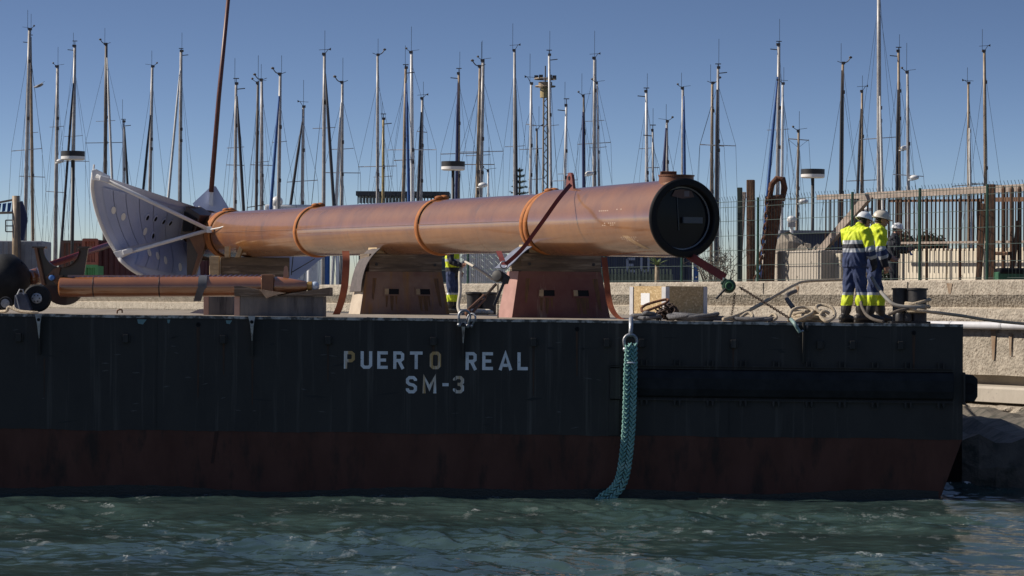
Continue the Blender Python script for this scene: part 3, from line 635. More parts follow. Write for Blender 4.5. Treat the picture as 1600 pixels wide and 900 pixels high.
MB().prism([P(x, y, 66.1) for x, y in ((177, 394), (203, 387), (211, 393), (190, 403), (182, 402))], (0, .14, 0)).build('corner_bracket', white_m, fin, bevel=.01)
MB().beam(P(192, 395, 66.05), P(208, 391, 66.05), .14, .12).build('corner_clamp', white_m, fin, bevel=.02)
MB().box(apex, (.12, .12, .14)).build('apex_block', white_m, fin, bevel=.01)
MB().tube([apex, P(345, 355.5, 65.8), P(352, 353, 65.7)], .016, 6).tube([P(350, 356, 65.7), P(354, 348, 65.7)], .012, 6).build('apex_pin', white_m, fin)
# rear blade with the tall red pole
MB().prism([P(x, y, 69.4) for x, y in ((301, 318), (330, 291), (337, 291), (358, 326), (340, 336), (310, 336))], (0, .05, 0)).build('rear_blade', fin_rim, fin)
MB().prism([P(x, y, 69.35) for x, y in ((327, 320), (329, 297), (334, 297), (333, 322))], (0, -.12, 0)).build('pole_socket', white_m, fin)
MB().tube([P(330, 300, 69.2), P(342, 150, 69.2), P(359, -25, 69.2)], [.06, .055, .045], 10).build('pole', M('red_pole', (.11, .032, .024), (.07, .022, .018), 6, .45), fin, smooth=True)
MB().tube([P(312, 322, 69.0), P(312, 335, 69.0)], .03, 8).build('white_post', white_m, fin)
# hinge box and gusset between fin and tube
MB().prism([P(x, y, 66.9) for x, y in ((291, 322), (313, 336), (304, 366), (281, 366))], (.3, .5, 0)).build('hinge_box', brown_m, fin, bevel=.01)
MB().prism([P(x, y, 66.6) for x, y in ((288, 330), (306, 341), (299, 361), (285, 361))], (0, .28, 0)).build('hinge_recess', black_m, fin)
MB().prism([P(x, y, 66.9) for x, y in ((296, 372), (324, 362), (319, 388), (304, 432), (299, 432), (309, 398))], (0, .3, 0)).build('gusset', orange_pl, fin)
MB().prism([P(x, y, 67.2) for x, y in ((292, 372), (312, 366), (308, 398), (300, 440), (292, 440))], (0, .2, 0)).build('gusset_web', brown_m, fin)
# the other wing, seen beneath the tube
MB().prism([P(x, y, 70.5) for x, y in ((330, 396), (520, 392), (497, 408), (465, 436), (400, 452), (345, 440))], (0, .05, 0)).build('lower_wing', fin_rim, fin)
MB().tube([P(492, 404, 70.4), P(455, 426, 70.4)], .012, 6).tube([P(458, 400, 70.4), P(455, 430, 70.4)], .012, 6).build('wing_seam', black_m, fin)
# ------------------------------------------------------------------ trestles under the tube
DD = V(AX.x, AX.y, 0).normalized(); CC = V(-DD.y, DD.x, 0); CC = CC if CC.x > 0 else -CC    # along / across the tube
def trestle(px, Y, label, mat, sidemat, hgt, W=1.97):
    c = V(PX(px, Y), Y, 0); z0 = deck_z(c.x); t = thing('trestle', (c.x, c.y, z0), label, 'trestle', 'trestles carrying the big tube')
    Lh = .3
    def pt(a, b_, z): return c + CC * a + DD * b_ + V(0, 0, z0 + z)
    w0, w1, l1 = W / 2, W / 2 * .84, Lh * .8
    q = [pt(-w0, Lh, 0), pt(w0, Lh, 0), pt(w0, -Lh, 0), pt(-w0, -Lh, 0), pt(-w1, l1, hgt), pt(w1, l1, hgt), pt(w1, -l1, hgt), pt(-w1, -l1, hgt)]
    mb = MB(); mb.add(q, [(0, 1, 5, 4), (1, 2, 6, 5), (2, 3, 7, 6), (4, 5, 6, 7), (3, 2, 1, 0)]); mb.cur = 1; mb.add(q, [(3, 0, 4, 7)])  # left face: sunlight put into a paler colour than the front
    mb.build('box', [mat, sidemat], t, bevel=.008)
    nrm = (q[1] - q[0]).cross(q[4] - q[0]).normalized(); nrm = nrm if nrm.y < 0 else -nrm
    def fp(a, h, o=0):
        k = h / hgt; return pt(a * (1 - .16 * k), lerp(Lh, l1, k), h) + nrm * o
    for a in (-.31, .44):      # rectangular sockets with a timber end inside
        h0, h1, w_ = hgt * .47, hgt * .60, .17
        s_ = MB().add([fp(a - w_, h0, .004), fp(a + w_, h0, .004), fp(a + w_, h1, .004), fp(a - w_, h1, .004)], [(0, 1, 2, 3)]).build('socket', black_m, t)
        MB().prism([fp(a - w_, h0, .006), fp(a - w_ + .09, h0, .006), fp(a - w_ + .09, h1, .006), fp(a - w_, h1, .006)], nrm * .02).build('socket_timber', wood_l, s_)
        for (aa, bb_, hh0, hh1) in ((a - w_ - .025, a + w_ + .025, h1, h1 + .025), (a - w_ - .025, a + w_ + .025, h0 - .025, h0), (a - w_ - .025, a - w_, h0, h1), (a + w_, a + w_ + .025, h0, h1)):
            MB().prism([fp(aa, hh0, .002), fp(bb_, hh0, .002), fp(bb_, hh1, .002), fp(aa, hh1, .002)], nrm * .012).build('socket_edge', mat, s_)
    rrm = M('socket_rust', (.2, .1, .035), (.09, .05, .032), 7, .8, st=(5, 5, .35))
    for a, w_, h_ in ((-.42, .035, .26), (-.3, .05, .33), (-.2, .03, .2), (.36, .05, .34), (.47, .07, .36), (.56, .03, .24), (.8, .06, .6), (-.75, .05, .45)):
        h1 = hgt * .46 if abs(a) < .6 else hgt * .85
        MB().add([fp(a - w_, h1, .0035), fp(a + w_, h1, .0035), fp(a + w_ * .6, h1 - h_, .0035), fp(a - w_ * .3, h1 - h_ * .9, .0035)], [(0, 1, 2, 3)]).build('rust_run', rrm, t)
    for (aa, bb_, h0, h1) in ((-.97, .97, .0, .07), (-.96, .96, hgt - .06, hgt)):
        MB().prism([fp(aa * W / 2, h0, .001), fp(bb_ * W / 2, h0, .001), fp(bb_ * W / 2, h1, .001), fp(aa * W / 2, h1, .001)], nrm * .008).build('edge_plate', mat, t)
    return t, pt
t1, pt1 = trestle(866, 51.9, 'dark red steel trestle with two sockets under the widened tube end', trestle_r, M('trestle_red_lit', (.38, .21, .18), (.3, .16, .135), 3, .7), .83)
t2, pt2 = trestle(624, 58.3, 'brown steel trestle with two sockets, half covered by grey cloth', trestle_m, M('trestle_brown_lit', (.5, .42, .33), (.38, .31, .24), 3, .7), .86)
def baulk(pt, z, label, W, H_, L_=.5, da=0, rows=1):
    t = thing('timber_baulk', pt(da, 0, z), label, 'timber')
    c = [pt(a + da, b_, z + h) for h in (0, H_) for a, b_ in ((-W / 2, L_ / 2), (W / 2, L_ / 2), (W / 2, -L_ / 2), (-W / 2, -L_ / 2))]
    MB().add(c, [(0, 1, 5, 4), (1, 2, 6, 5), (2, 3, 7, 6), (3, 0, 4, 7), (4, 5, 6, 7), (3, 2, 1, 0)]).build('beam', wood_d, t, bevel=.012)
    for a in (-.42, .36):
        k = 1 if a < 0 else -1
        MB().prism([pt(a + da, L_ / 2 - .02, z + H_), pt(a + da - .22 * k, L_ / 2 - .02, z + H_), pt(a + da - .2 * k, L_ / 2 - .02, z + H_ + .15)], -DD * (L_ - .05)).build('chock', wood_l if k > 0 else wood_d, t)
    for a in (-W * .4, W * .4): MB().lathe(pt(a + da, L_ / 2, z + H_ * .4), DD, [(.03, 0), (.03, .012), (.001, .012)], 10).build('bolt_head', steel_dark, t)
    return t
baulk(pt1, .83, 'thick dark timber baulk on the dark red trestle, under the tube', 1.6, .33, da=.02)
baulk(pt2, .86, 'dark timber baulk on the brown trestle beside the grey cloth', 1.6, .36, da=.03)
# grey cloth over the left end of trestle 2 and the felt pad on trestle 1
def cloth(pt, path, w_, name, mat, label):
    rows = []
    for (a, z) in bez([V(a, z, 0) for a, z in path], 6) and [(q.x, q.y) for q in bez([V(a, z, 0) for a, z in path], 6)]:
        rows.append([pt(a + .015 * math.sin(7 * b_ + 3 * z), b_, z) for b_ in np.linspace(.36, .36 - w_, 9)])
    o = MB().slab(rows, (-.012, -.004, .008)).build(name, mat, None, smooth=True, auto=50, origin=rows[-1][0])
    return tag(o, label, 'cloth')
cloth(pt2, [(.15, 1.26), (-.2, 1.40), (-.42, 1.40), (-.66, 1.24), (-.84, 1.0), (-.93, .72), (-.97, .45)], .6, 'protective_cloth', felt_m, 'grey cloth strip draped from under the tube down the brown trestle')
cloth(pt1, [(.12, 1.20), (-.2, 1.30), (-.42, 1.34), (-.72, 1.2), (-.96, .98), (-1.08, .88)], .6, 'protective_pad', felt_b, 'blue grey felt pad hanging from under the tube at the dark red trestle')
# far support: stacked timbers
def simple_box(name, px0, px1, y0, y1, Y, dep, mat, label, cat, yaw=0, endmat=None, bevel=.012, extra=None, base=None):
    a, b_ = P(px0, y1, Y), P(px1, y0, Y); w_ = b_.x - a.x; h = b_.z - a.z
    t = thing(name, V((a.x + b_.x) / 2, Y + dep / 2, a.z), label, cat); rot = Matrix.Rotation(yaw, 3, 'Z')
    MB().box(V((a.x + b_.x) / 2, Y + dep / 2, (a.z + b_.z) / 2), (w_, dep, h), rot).build('block', mat, t, bevel=bevel)
    if endmat:
        MB().box(V(a.x, Y + dep / 2, (a.z + b_.z) / 2) + rot @ V(-.006, 0, 0), (.012, dep * .96, h * .96), rot).build('pale_end', endmat, t)  # paler sheet over the left end
    return t
simple_box('timber_baulk', 343, 450, 402, 432, 65.2, .6, wood_d, 'dark squared timber under the far end of the tube near the fin', 'timber', yaw=.12, endmat=wood_l)
simple_box('timber_post', 327, 342, 400, 431, 64.9, .3, wood_l, 'pale upright timber end beside the dark squared timber below the fin', 'timber')
simple_box('timber_stack', 333, 448, 432, 491, 65.3, .7, wood_d, 'lower dark timber stack hidden behind the small tube', 'timber')
for px, label in ((355, 'pale wedge upright under the far tube end'), (371, 'slanted pale wedge under the far tube end')):
    c = [P(px - 4, 402, 64.9), P(px + 3, 402, 64.9), P(px + (9 if px > 360 else 3), 385, 64.9), P(px + (3 if px > 360 else -4), 385, 64.9)]
    tag(MB().prism(c, (0, .35, 0)).build('timber_wedge', wood_l, None, origin=c[0]), label, 'wedge')
# ------------------------------------------------------------------ small tube with its saddle
Y2 = 47.3
st = thing('small_tube', P(280, 463, Y2), 'slim glossy brown tube with laced seam and tapered blue tipped end, near the deck edge', 'tube')
def sp(px, py, dy=0): return P(px, py, Y2 + dy)
sax = (sp(480, 447) - sp(92, 448.5)).normalized(); s0 = sp(92, 448.5); sl_ = (sp(418, 447) - s0).length
MB().lathe(s0, sax, [(.02, 0), (.13, .004), (.165, .03)] + [(.168, t) for t in np.linspace(.08, sl_, 10)] + [(.02, sl_ + .01)], 36).build('tube_wall', pipe_s, st, smooth=True, auto=40)
for px in (147, 250): MB().lathe(s0 + sax * (sp(px, 448) - s0).length, sax, [(.168, -.012), (.173, 0), (.168, .012)], 36).build('weld_seam', brown_m, st, smooth=True)
e0 = s0 + sax * sl_
MB().box(e0 + sax * .01 + V(0, 0, .01), (.2, .36, .36)).build('square_collar', orange_pl, st, bevel=.01)
MB().lathe(e0 + sax * .1, sax, [(.05, 0), (.15, .02), (.155, .08), (.12, .35), (.09, .52), (.06, .56)], 30, cap=True).build('tapered_end', pipe_s, st, smooth=True, auto=40)
MB().lathe(e0 + sax * .64, sax, [(.05, 0), (.075, .02), (.075, .09), (.02, .1)], 20, cap=True).build('gland', M('ochre_cap', (.3, .18, .05), None, rough=.5), st, smooth=True, auto=40)
MB().ell(e0 + sax * .78, (.075, .075, .075), n=16, m_=10).build('end_cap', M('pale_blue_cap', (.5, .58, .68), (.4, .48, .6), 6, .35), st, smooth=True)
MB().prism([e0 + sax * (.3 + a) + V(0, -.01, .11 + h) for a, h in ((-.05, 0), (.05, 0), (.03, .2), (.012, .225), (-.012, .225), (-.03, .2))], (0, .03, 0)).build('lifting_eye', M('pink_lug', (.4, .22, .15), None, rough=.5), st)
lace = M('lace_cord', (.12, .1, .2), (.2, .16, .26), 10, .8); top_m = M('pink_top', (.4, .25, .22), (.34, .2, .17), 4, .5)
mb = MB(); tp = s0 + V(0, 0, .165)
mb.box(tp + sax * (sl_ * .5 + .1), (sl_ - .1, .09, .035)); mb.build('laced_flap', top_m, st)
mb = MB()
for i in range(int((sl_ - .2) / .085)):
    q = tp + sax * (.22 + i * .085) + V(0, -.05, -.012); mb.tube([q, q + sax * .05 + V(0, .015, .03), q + sax * .07 + V(0, .08, .034)], .009, 5)
stuff(mb.build('lacing', lace, st))
# black collar strip hanging round it
xk = (sp(318, 448) - s0).length
rows = [[s0 + sax * (xk + dx) + V(0, -math.cos(a) * .18, math.sin(a) * .18) for dx in (-.07, .07)] for a in np.linspace(1.7, -.1, 12)] + [[s0 + sax * (xk + dx - .02 * k) + V(0, -.19 + .02 * k, -.06 * k) for dx in (-.07, .05)] for k in (1, 2, 3, 4)]
MB().slab(rows, (0, -.008, .004)).build('hanging_collar', M('collar', (.1, .105, .12), (.06, .06, .07), 5, .5), st, smooth=True, auto=40)
# saddle: plate with a round cut-out
def arc(cx, cy, r, a0, a1, n=14, sy=1.0): return [(cx + r * math.cos(a), cy - r * sy * math.sin(a)) for a in np.linspace(a0, a1, n)]
ol = [(53, 386), (69, 386)] + arc(96, 390, 27, math.pi * .98, math.pi * 2.02, 16, -1.0 * -1) [::1]
sad = [(53, 386), (68, 386)] + [(96 + 28 * math.cos(a), 388 + 30 * math.sin(a)) for a in np.linspace(math.pi * .97, .03 * math.pi, 16)] + [(123, 386), (138, 386), (131, 430), (128, 452)] + [(100 + 30 * math.cos(a), 452 + 25 * math.sin(a)) for a in np.linspace(.1, math.pi * .86, 12)] + [(66, 440)]
MB().prism([sp(x, y, .1) for x, y in sad], (0, .06, 0)).build('saddle', brown_m, st)
MB().prism([sp(x, y, .02) for x, y in [(50, 385), (70, 385), (70, 388), (50, 388)]], (0, .25, 0)).prism([sp(x, y, .02) for x, y in [(121, 385), (140, 385), (140, 388), (121, 388)]], (0, .25, 0)).build('saddle_lip', brown_m, st)
MB().prism([sp(x, y, -.02) for x, y in ((53, 387), (57, 387), (70, 445), (65, 445))], (0, .2, 0)).build('saddle_rib', orange_pl, st)
MB().grid([[sp(96 + 28 * math.cos(a), 388 + 30 * math.sin(a), d) for a in np.linspace(math.pi * .97, .03 * math.pi, 20)] for d in (.0, .26)]).build('saddle_flange', brown_m, st, smooth=True)
MB().lathe(sp(81, 434, -.03), (0, -1, 0), [(.045, -.1), (.045, .05), (.03, .06), (.001, .06)], 16).build('blue_bolt', M('blue_paint', (.1, .25, .6), None, rough=.4), st, smooth=True, auto=40)
MB().prism([sp(x, y, .06) for x, y in ((71, 433), (84, 420), (87, 424), (76, 438))], (0, .06, 0)).prism([sp(x, y, .05) for x, y in ((84, 420), (95, 416), (92, 430), (99, 430), (88, 446), (84, 440))], (0, .05, 0)).build('clamp_plate', orange_pl, st)
MB().tube([sp(62, 430, .5), sp(45, 436, .5)], .14, 16).build('stub_tube', pipe_s, st, smooth=True)
# dark red boom behind the saddle
tag(MB().tube([P(66, 418, 62), P(160, 386, 70), P(245, 358, 74)], .075, 12).build('red_boom', M('boom_red', (.16, .02, .022), (.11, .016, .018), 4, .4), None, smooth=True, origin=P(66, 418, 62)), 'dark red boom slanting up behind the saddle towards the fin', 'boom')
# block under the small tube
bl = thing('support_block', P(437, 495, 47.0), 'dark stained concrete block with timber on top carrying the tapered tube end', 'block')
blk = M('stained_block', (.08, .08, .088), (.16, .15, .145), 2.6, .8, bump=.3, st=(2, 2, .35), c3=(.02, .02, .024), s3=2.5, st3=(2.5, 2, .3))
def pbox(px0, px1, y0, y1, Y, dep): a, b_ = P(px0, y1, Y), P(px1, y0, Y); return V((a.x + b_.x) / 2, Y + dep / 2, (a.z + b_.z) / 2), (b_.x - a.x, dep, b_.z - a.z)
c, s_ = pbox(375, 505, 463, 496, 47.0, .8); MB().box(c, s_).build('block_body', blk, bl, bevel=.01)
c, s_ = pbox(366, 374.6, 463, 496, 47.0, .8); MB().box(c, s_).build('block_end', M('lit_concrete', (.5, .32, .26), (.4, .26, .2), 4, .8), bl)  # left end of the block, sunlight put into its paler colour
MB().prism([P(x, y, 46.95) for x, y in ((366, 447), (377, 447), (402, 452), (430, 463), (366, 462.5))], (0, .85, 0)).build('sloped_timber', wood_d, bl)
MB().prism([P(x, y, 46.95) for x, y in ((430, 463), (456, 458), (515, 449), (515, 462.5))], (0, .85, 0)).build('tapered_timber', wood_d, bl)
MB().prism([P(x, y, 46.9) for x, y in ((405, 452), (446, 458), (430, 461), (416, 466))], (0, .1, 0)).build('packing', M('packing', (.5, .36, .24), (.36, .24, .16), 14, .8, bump=.3), bl)
t = simple_box('concrete_block', 326, 364, 463, 492, 48.6, .9, blk, 'dark low block behind the block with the painted sunlit end, under the slim tube', 'block')
c, s_ = pbox(318, 326, 463, 492, 48.6, .9); MB().box(c, s_).build('block_end', MATS['lit_concrete'], t)  # same painted sunlit tone on this block's left end
# ------------------------------------------------------------------ slings, hoists and chains
def ribbon(pts, w_, th, name, mat, parent=None, wd=(1, .3, 0), **k):
    pts = bez(pts, 8); wd = V(wd).normalized() * w_ / 2
    return MB().slab([[p - wd, p, p + wd] for p in pts], (0, -th, 0)).build(name, mat, parent, smooth=True, auto=50, **k)
o = ribbon([P(540, 392, 55.2), P(541, 410, 55), P(538, 450, 54.9), P(531, 478, 54.9), P(524, 494, 54.9)], .14, .01, 'hanging_sling', sling_o, origin=P(524, 494, 54.9)); tag(o, 'brown orange webbing sling hanging beside the grey cloth down to the deck', 'sling')
o = ribbon([P(944, 402, 50.6), P(947, 430, 50.3), P(951, 465, 50.1), P(957, 485, 49.9), P(968, 497, 49.8), P(985, 500, 49.8)], .11, .01, 'hanging_sling', sling_o, origin=P(968, 499, 49.8)); tag(o, 'bright orange webbing sling falling to the deck behind the dark red trestle', 'sling')
lk = [(.012, .030, .021)]
def chain(mb, pts, r=.006, L_=.045, wdt=.016):
    pts = [V(p) for p in pts]; seg = [(a, b_) for a, b_ in zip(pts[:-1], pts[1:])]; k = 0
    for a, b_ in seg:
        d = (b_ - a); n_ = max(1, int(d.length / (L_ * .72))); d.normalize()
        s1 = d.orthogonal().normalized(); s2 = d.cross(s1)
        for i in range(n_):
            c = a + (b_ - a) * ((i + .5) / n_); u = s1 if k % 2 else s2; k += 1
            pp = [c + d * (L_ / 2 * math.cos(q)) + u * (wdt * math.sin(q)) for q in np.linspace(0, 2 * math.pi, 10, endpoint=False)]
            mb.tube(pp, r, 5, closed=True)
    return mb
chain_m = M('chain_steel', (.05, .04, .035), (.09, .06, .045), 20, .6, metal=.5)
# first lever hoist with its red sling
h1 = thing('lever_hoist', P(783, 432, 49.2), 'black lever hoist pulling the red sling near the dark red trestle', 'hoist')
q = P(781, 434, 49.2); blackp = M('black_paint', (.015, .015, .016), (.03, .028, .028), 10, .5)
MB().lathe(q + V(-.04, -.05, .03), V(-.5, -1, .25), [(.02, -.04), (.1, -.04), (.105, .0), (.09, .035), (.03, .045)], 20, cap=True).build('gear_case', blackp, h1, smooth=True, auto=40)
MB().box(q + V(.06, -.02, .0), (.2, .14, .16), Matrix.Rotation(.6, 3, 'Y')).box(q + V(.1, -.06, -.04), (.12, .1, .12), Matrix.Rotation(.3, 3, 'Y')).build('body', blackp, h1, bevel=.02)
MB().beam(q + V(.08, -.1, -.06), P(772, 478, 49.0), .05, .03).build('handle', blackp, h1, bevel=.006)
MB().torus(P(787, 414, 49.2), (.2, -1, 0), .06, .014, 18, 6).build('top_hook', galv, h1, smooth=True)
stuff(chain(MB(), [P(778, 444, 49.1), P(778, 498, 49.0)]).build('hand_chain', chain_m, h1))
stuff(chain(MB(), [P(775, 444, 49.1), P(757, 464, 48.0)], .008, .06, .02).build('load_chain', chain_m, h1))
sg = thing('red_sling', P(790, 410, 49.3), 'dark red sling from the lifting lug down to the black lever hoist', 'sling')
ribbon([P(892, 288, 50.0), P(872, 312, 49.3), P(845, 350, 49.2), P(815, 390, 49.2), P(790, 413, 49.2)], .07, .02, 'sling_leg', sling_m, sg, wd=(.77, 0, -.63))
ribbon([P(779, 392, 50.2), P(783, 402, 49.6), P(788, 414, 49.25)], .1, .012, 'sling_return', sling_m, sg)
tb1 = thing('turnbuckle', P(735, 490, 46.3), 'rusty turnbuckle between the black lever hoist and the deck bracket', 'turnbuckle')
a, b_ = P(757, 464, 48.0), P(731, 490, 45.6); dv = (b_ - a).normalized(); sd_ = dv.cross(V(0, 1, 0)).normalized()
for k in (-1, 1): MB().tube([a + dv * .1 + sd_ * .025 * k, b_ - dv * .05 + sd_ * .04 * k], .022, 8).build('bar', rust_m, tb1, smooth=True)
MB().tube([a - dv * .08, a + dv * .16], .02, 8).build('screw', galv, tb1, smooth=True)
MB().ell(a + dv * .1, (.045, .045, .06), n=10).ell(b_ - dv * .06, (.06, .05, .06), n=10).build('end_boss', rust_m, tb1, smooth=True)
def shackle(c, ax, up_, R_, r, name, label, mat=galv, leg=1.6):
    up_ = V(up_).normalized(); ax = V(ax).normalized(); u = ax.cross(up_).normalized(); c = V(c)
    t = thing(name, c - up_ * R_ * leg, label, 'shackle')
    pts = [c + u * R_ * .78 * k0 - up_ * R_ * leg for k0 in (-1,)] + [c + u * (R_ * math.cos(a_)) + up_ * (R_ * math.sin(a_)) for a_ in np.linspace(math.pi * 1.08, -.08 * math.pi, 16)] + [c + u * R_ * .78 - up_ * R_ * leg]
    MB().tube(pts, r, 10).build('bow', mat, t, smooth=True)
    for k in (-1, 1): MB().ell(c + u * R_ * .78 * k - up_ * R_ * leg, (r * 1.7,) * 3, n=10).build('eye', mat, t, smooth=True)
    MB().tube([c - u * R_ * 1.25 - up_ * R_ * leg, c + u * R_ * 1.2 - up_ * R_ * leg], r * .8, 8).build('pin', steel_dark, t)
    return t
shackle(P(726, 494, 45.0) + V(0, -.2, 0), (0.2, -1, 0), (.1, 0, 1), .09, .02, 'bow_shackle', 'pale bow shackle on the worn bracket below the turnbuckle')
shackle(P(737, 497, 45.0) + V(0, -.16, 0), (-.6, -1, 0), (.4, 0, 1), .07, .016, 'bow_shackle', 'smaller second shackle beside the pale bow shackle at the worn bracket')
# second lever hoist (green) and its chain
h2 = thing('lever_hoist', P(1138, 450, 46.6), 'green lever hoist under the open tube end, hanging on a red sling', 'hoist')
q = P(1139, 447, 46.6); grn = M('green_paint', (.012, .05, .028), (.008, .03, .018), 8, .45)
MB().lathe(q, V(.15, -1, .1), [(.02, -.09), (.1, -.09), (.115, -.03), (.105, .05), (.05, .08)], 20, cap=True).build('gear_case', grn, h2, smooth=True, auto=40)
MB().torus(q + V(0, -.1, 0), (.15, -1, .1), .06, .012, 16, 6).build('brake_rim', M('green_light', (.05, .16, .07), None), h2, smooth=True)
MB().box(q + V(-.05, .03, .05), (.14, .14, .12), Matrix.Rotation(.6, 3, 'Y')).build('body', grn, h2, bevel=.02)
MB().beam(q + V(-.05, -.08, -.03), P(1119, 467, 46.5), .06, .03).build('handle', blackp, h2, bevel=.006)
MB().tube([q + V(-.09, 0, .1), P(1131, 434, 46.6)], .018, 8).build('hook', galv, h2)
stuff(chain(MB(), [P(1148, 458, 46.6), P(1146, 478, 46.6), P(1142, 499, 46.5)], .007, .05, .018).build('hand_chain', chain_m, h2))
stuff(chain(MB(), [P(1156, 449, 46.6), P(1190, 470, 46.1), P(1235, 498, 45.5)], .008, .055, .019).build('load_chain', chain_m, h2))
o = ribbon([P(1072, 396, 47.3), P(1084, 404, 47.0), P(1110, 420, 46.8), P(1133, 434, 46.6)], .13, .02, 'red_sling', sling_m, origin=P(1130, 434, 46.6), wd=(.5, 0, .85)); tag(o, 'dark red sling stretched from below the open tube end to the green hoist', 'sling')
hk = thing('chain_hook', P(1245, 505, 45.2), 'pale green steel hook where the chain meets the dark bracket', 'hook')
MB().tube(bez([P(1236, 499, 45.2), P(1241, 505, 44.85), P(1247, 515, 44.82), P(1250, 519, 44.82)], 5), .03, 8).build('shank', M('pale_green_paint', (.22, .33, .31), (.12, .16, .16), 9, .5), hk, smooth=True)
MB().torus(P(1251, 512, 44.82), (0, -1, 0), .06, .018, 16, 6, -1.8, 1.6).build('claw', galv, hk, smooth=True)
# ------------------------------------------------------------------ shackle and braided rope over the side
sx = P(985, 537, 44.8)
sh_ = shackle(sx + V(0, 0, .04), (.05, -1, 0), (0, 0, 1), .1, .026, 'rope_shackle', 'large galvanised bow shackle at the deck edge carrying the turquoise rope', leg=1.3)
MB().tube([sx + V(0, 0, .11), P(986, 512, 44.85), P(986, 499, 44.95), P(986, 497, 45.2)], .036, 10).build('hanger', galv, sh_, smooth=True)
rp = thing('braided_rope', P(960, 778, 44.8), 'thick turquoise braided rope hanging from the shackle into the water', 'rope')
cen = bez([P(986, 540, 44.75), P(985, 580, 44.72), P(984, 620, 44.72), P(982, 670, 44.72), P(977, 720, 44.74), P(970, 752, 44.74), P(958, 769, 44.72), P(945, 779, 44.7), P(930, 795, 44.72), P(915, 812, 44.75)], 24)
lens = [0]
for a, b_ in zip(cen[:-1], cen[1:]): lens.append(lens[-1] + (b_ - a).length)
def at_len(s_):
    i = int(np.searchsorted(lens, s_)); i = min(max(i, 1), len(cen) - 1); t = (s_ - lens[i - 1]) / max(1e-6, lens[i] - lens[i - 1])
    return cen[i - 1].lerp(cen[i], min(1, t)), (cen[i] - cen[i - 1]).normalized()
for sgn in (-1, 1):
    mb = MB(); pitch = .074; n_ = int(lens[-1] / pitch)
    for i in range(n_):
        p, t = at_len(i * pitch); sd_ = t.cross(V(0, -1, 0)).normalized(); fr = sd_.cross(t)
        if fr.y > 0: fr = -fr
        spread = .042 + (.012 if i * pitch > .35 else .003 * i)
        c = p + sd_ * sgn * spread
        for k in (-1, 1):
            d = (t + sd_ * (-.62 * k)).normalized(); c2 = c + sd_ * (.023 * k) + fr * .022 + t * (pitch * .5 if k > 0 else 0)
            rot = Matrix((d.cross(fr), fr, d)).transposed(); mb.ell(c2, (.019, .022, .056), rot, 8, 6)
            d = (t + sd_ * (.62 * k)).normalized(); c3 = c + sd_ * (.023 * k) - fr * .016 + t * (pitch * .5 if k > 0 else 0)
            rot = Matrix((d.cross(fr), fr, d)).transposed(); mb.ell(c3, (.019, .02, .054), rot, 6, 4)
    mb.tube([at_len(s_)[0] + at_len(s_)[1].cross(V(0, -1, 0)).normalized() * sgn * (.054 if s_ > .35 else .044) for s_ in np.linspace(0, lens[-1], 80)], .022, 6)
    mb.build('strand', rope_t, rp, smooth=True)
p, t = at_len(.27); MB().torus(p, t, .075, .014, 20, 6, sc=.6, u=(1, 0, 0)).build('whipping', M('whipping', (.5, .55, .6), None, rough=.6), rp, smooth=True)
# ------------------------------------------------------------------ ropes lying on the deck
def rope(pts, r, name, label, mat, n=8, parent=None):
    q = bez(pts, n); mb = MB(); mb.tube(q, r, 8)
    o = mb.build(name, mat, parent, smooth=True, origin=None if parent else q[0])
    return tag(o, label, 'rope') if parent is None else o
def coilpile(cx, Y, wd, turns, r, h, seed, lift=0, dep=.5):
    rg = np.random.RandomState(seed); pts = []; x0 = PX(cx, Y)
    for i in range(turns * 7):
        a = i / 7 * 2 * math.pi; k = rg.uniform(.45, 1)
        x = x0 + wd * k * math.cos(a) + rg.uniform(-.06, .06); y = Y + dep * k * math.sin(a)
        pts.append(V(x, y, deck_z(x) + r + lift + h * (i / (turns * 7)) * rg.uniform(.3, 1)))
    return pts
rope(coilpile(1010, 46.2, .24, 4, .03, .12, 1), .03, 'rope_coil', 'dark grey rope coil at the shackle on the deck edge', rope_g)
rope(coilpile(1085, 46.3, .5, 6, .032, .12, 2), .032, 'rope_pile', 'flat pile of grey rope in front of the strand board crates', rope_g)
rope(coilpile(1180, 46.0, .45, 3, .03, .05, 12), .03, 'rope_pile', 'low run of grey rope between the hanging chain and the beige coil', rope_g)
rope(coilpile(1262, 46.2, .3, 5, .03, .18, 3), .03, 'rope_coil', 'tangled beige rope coil on the deck beside the boots of the nearest worker', rope_b)
rope([P(1290, 494, 45.7), P(1275, 482, 45.8), P(1283, 476, 45.9), P(1300, 481, 45.8), P(1304, 494, 45.7), P(1292, 502, 45.6), P(1282, 494, 45.7), P(1287, 486, 45.7), P(1296, 490, 45.7)], .028, 'rope_loop', 'small upright beige rope loop on top of the tangled coil', rope_b)
rope([P(1232, 502, 45.7), P(1238, 485, 45.8), P(1256, 480, 45.9), P(1270, 488, 45.8), P(1240, 503, 45.6)], .028, 'rope_loop', 'low beige rope arch at the start of the tangled coil', rope_b)
rope([P(1130, 499, 45.6), P(1152, 493, 45.9), P(1180, 480, 47), P(1215, 460, 51), P(1240, 446, 57), P(1262, 439.5, 66), P(1330, 437, 68.5)], .032, 'mooring_line', 'thick beige mooring line rising from the deck to the top of the quay', rope_b)
rope([P(1150, 502, 45.8), P(1168, 489, 45.9), P(1176, 494, 45.8), P(1168, 503, 45.7)], .028, 'rope_loop', 'single beige rope bight lying by the chain on the deck', rope_b)
rope([P(1197, 500, 45.9), P(1208, 491, 45.9), P(1213, 497, 45.8), P(1200, 505, 45.7)], .025, 'rope_loop', 'tiny beige rope bight between the chain and the tangled coil', rope_b)
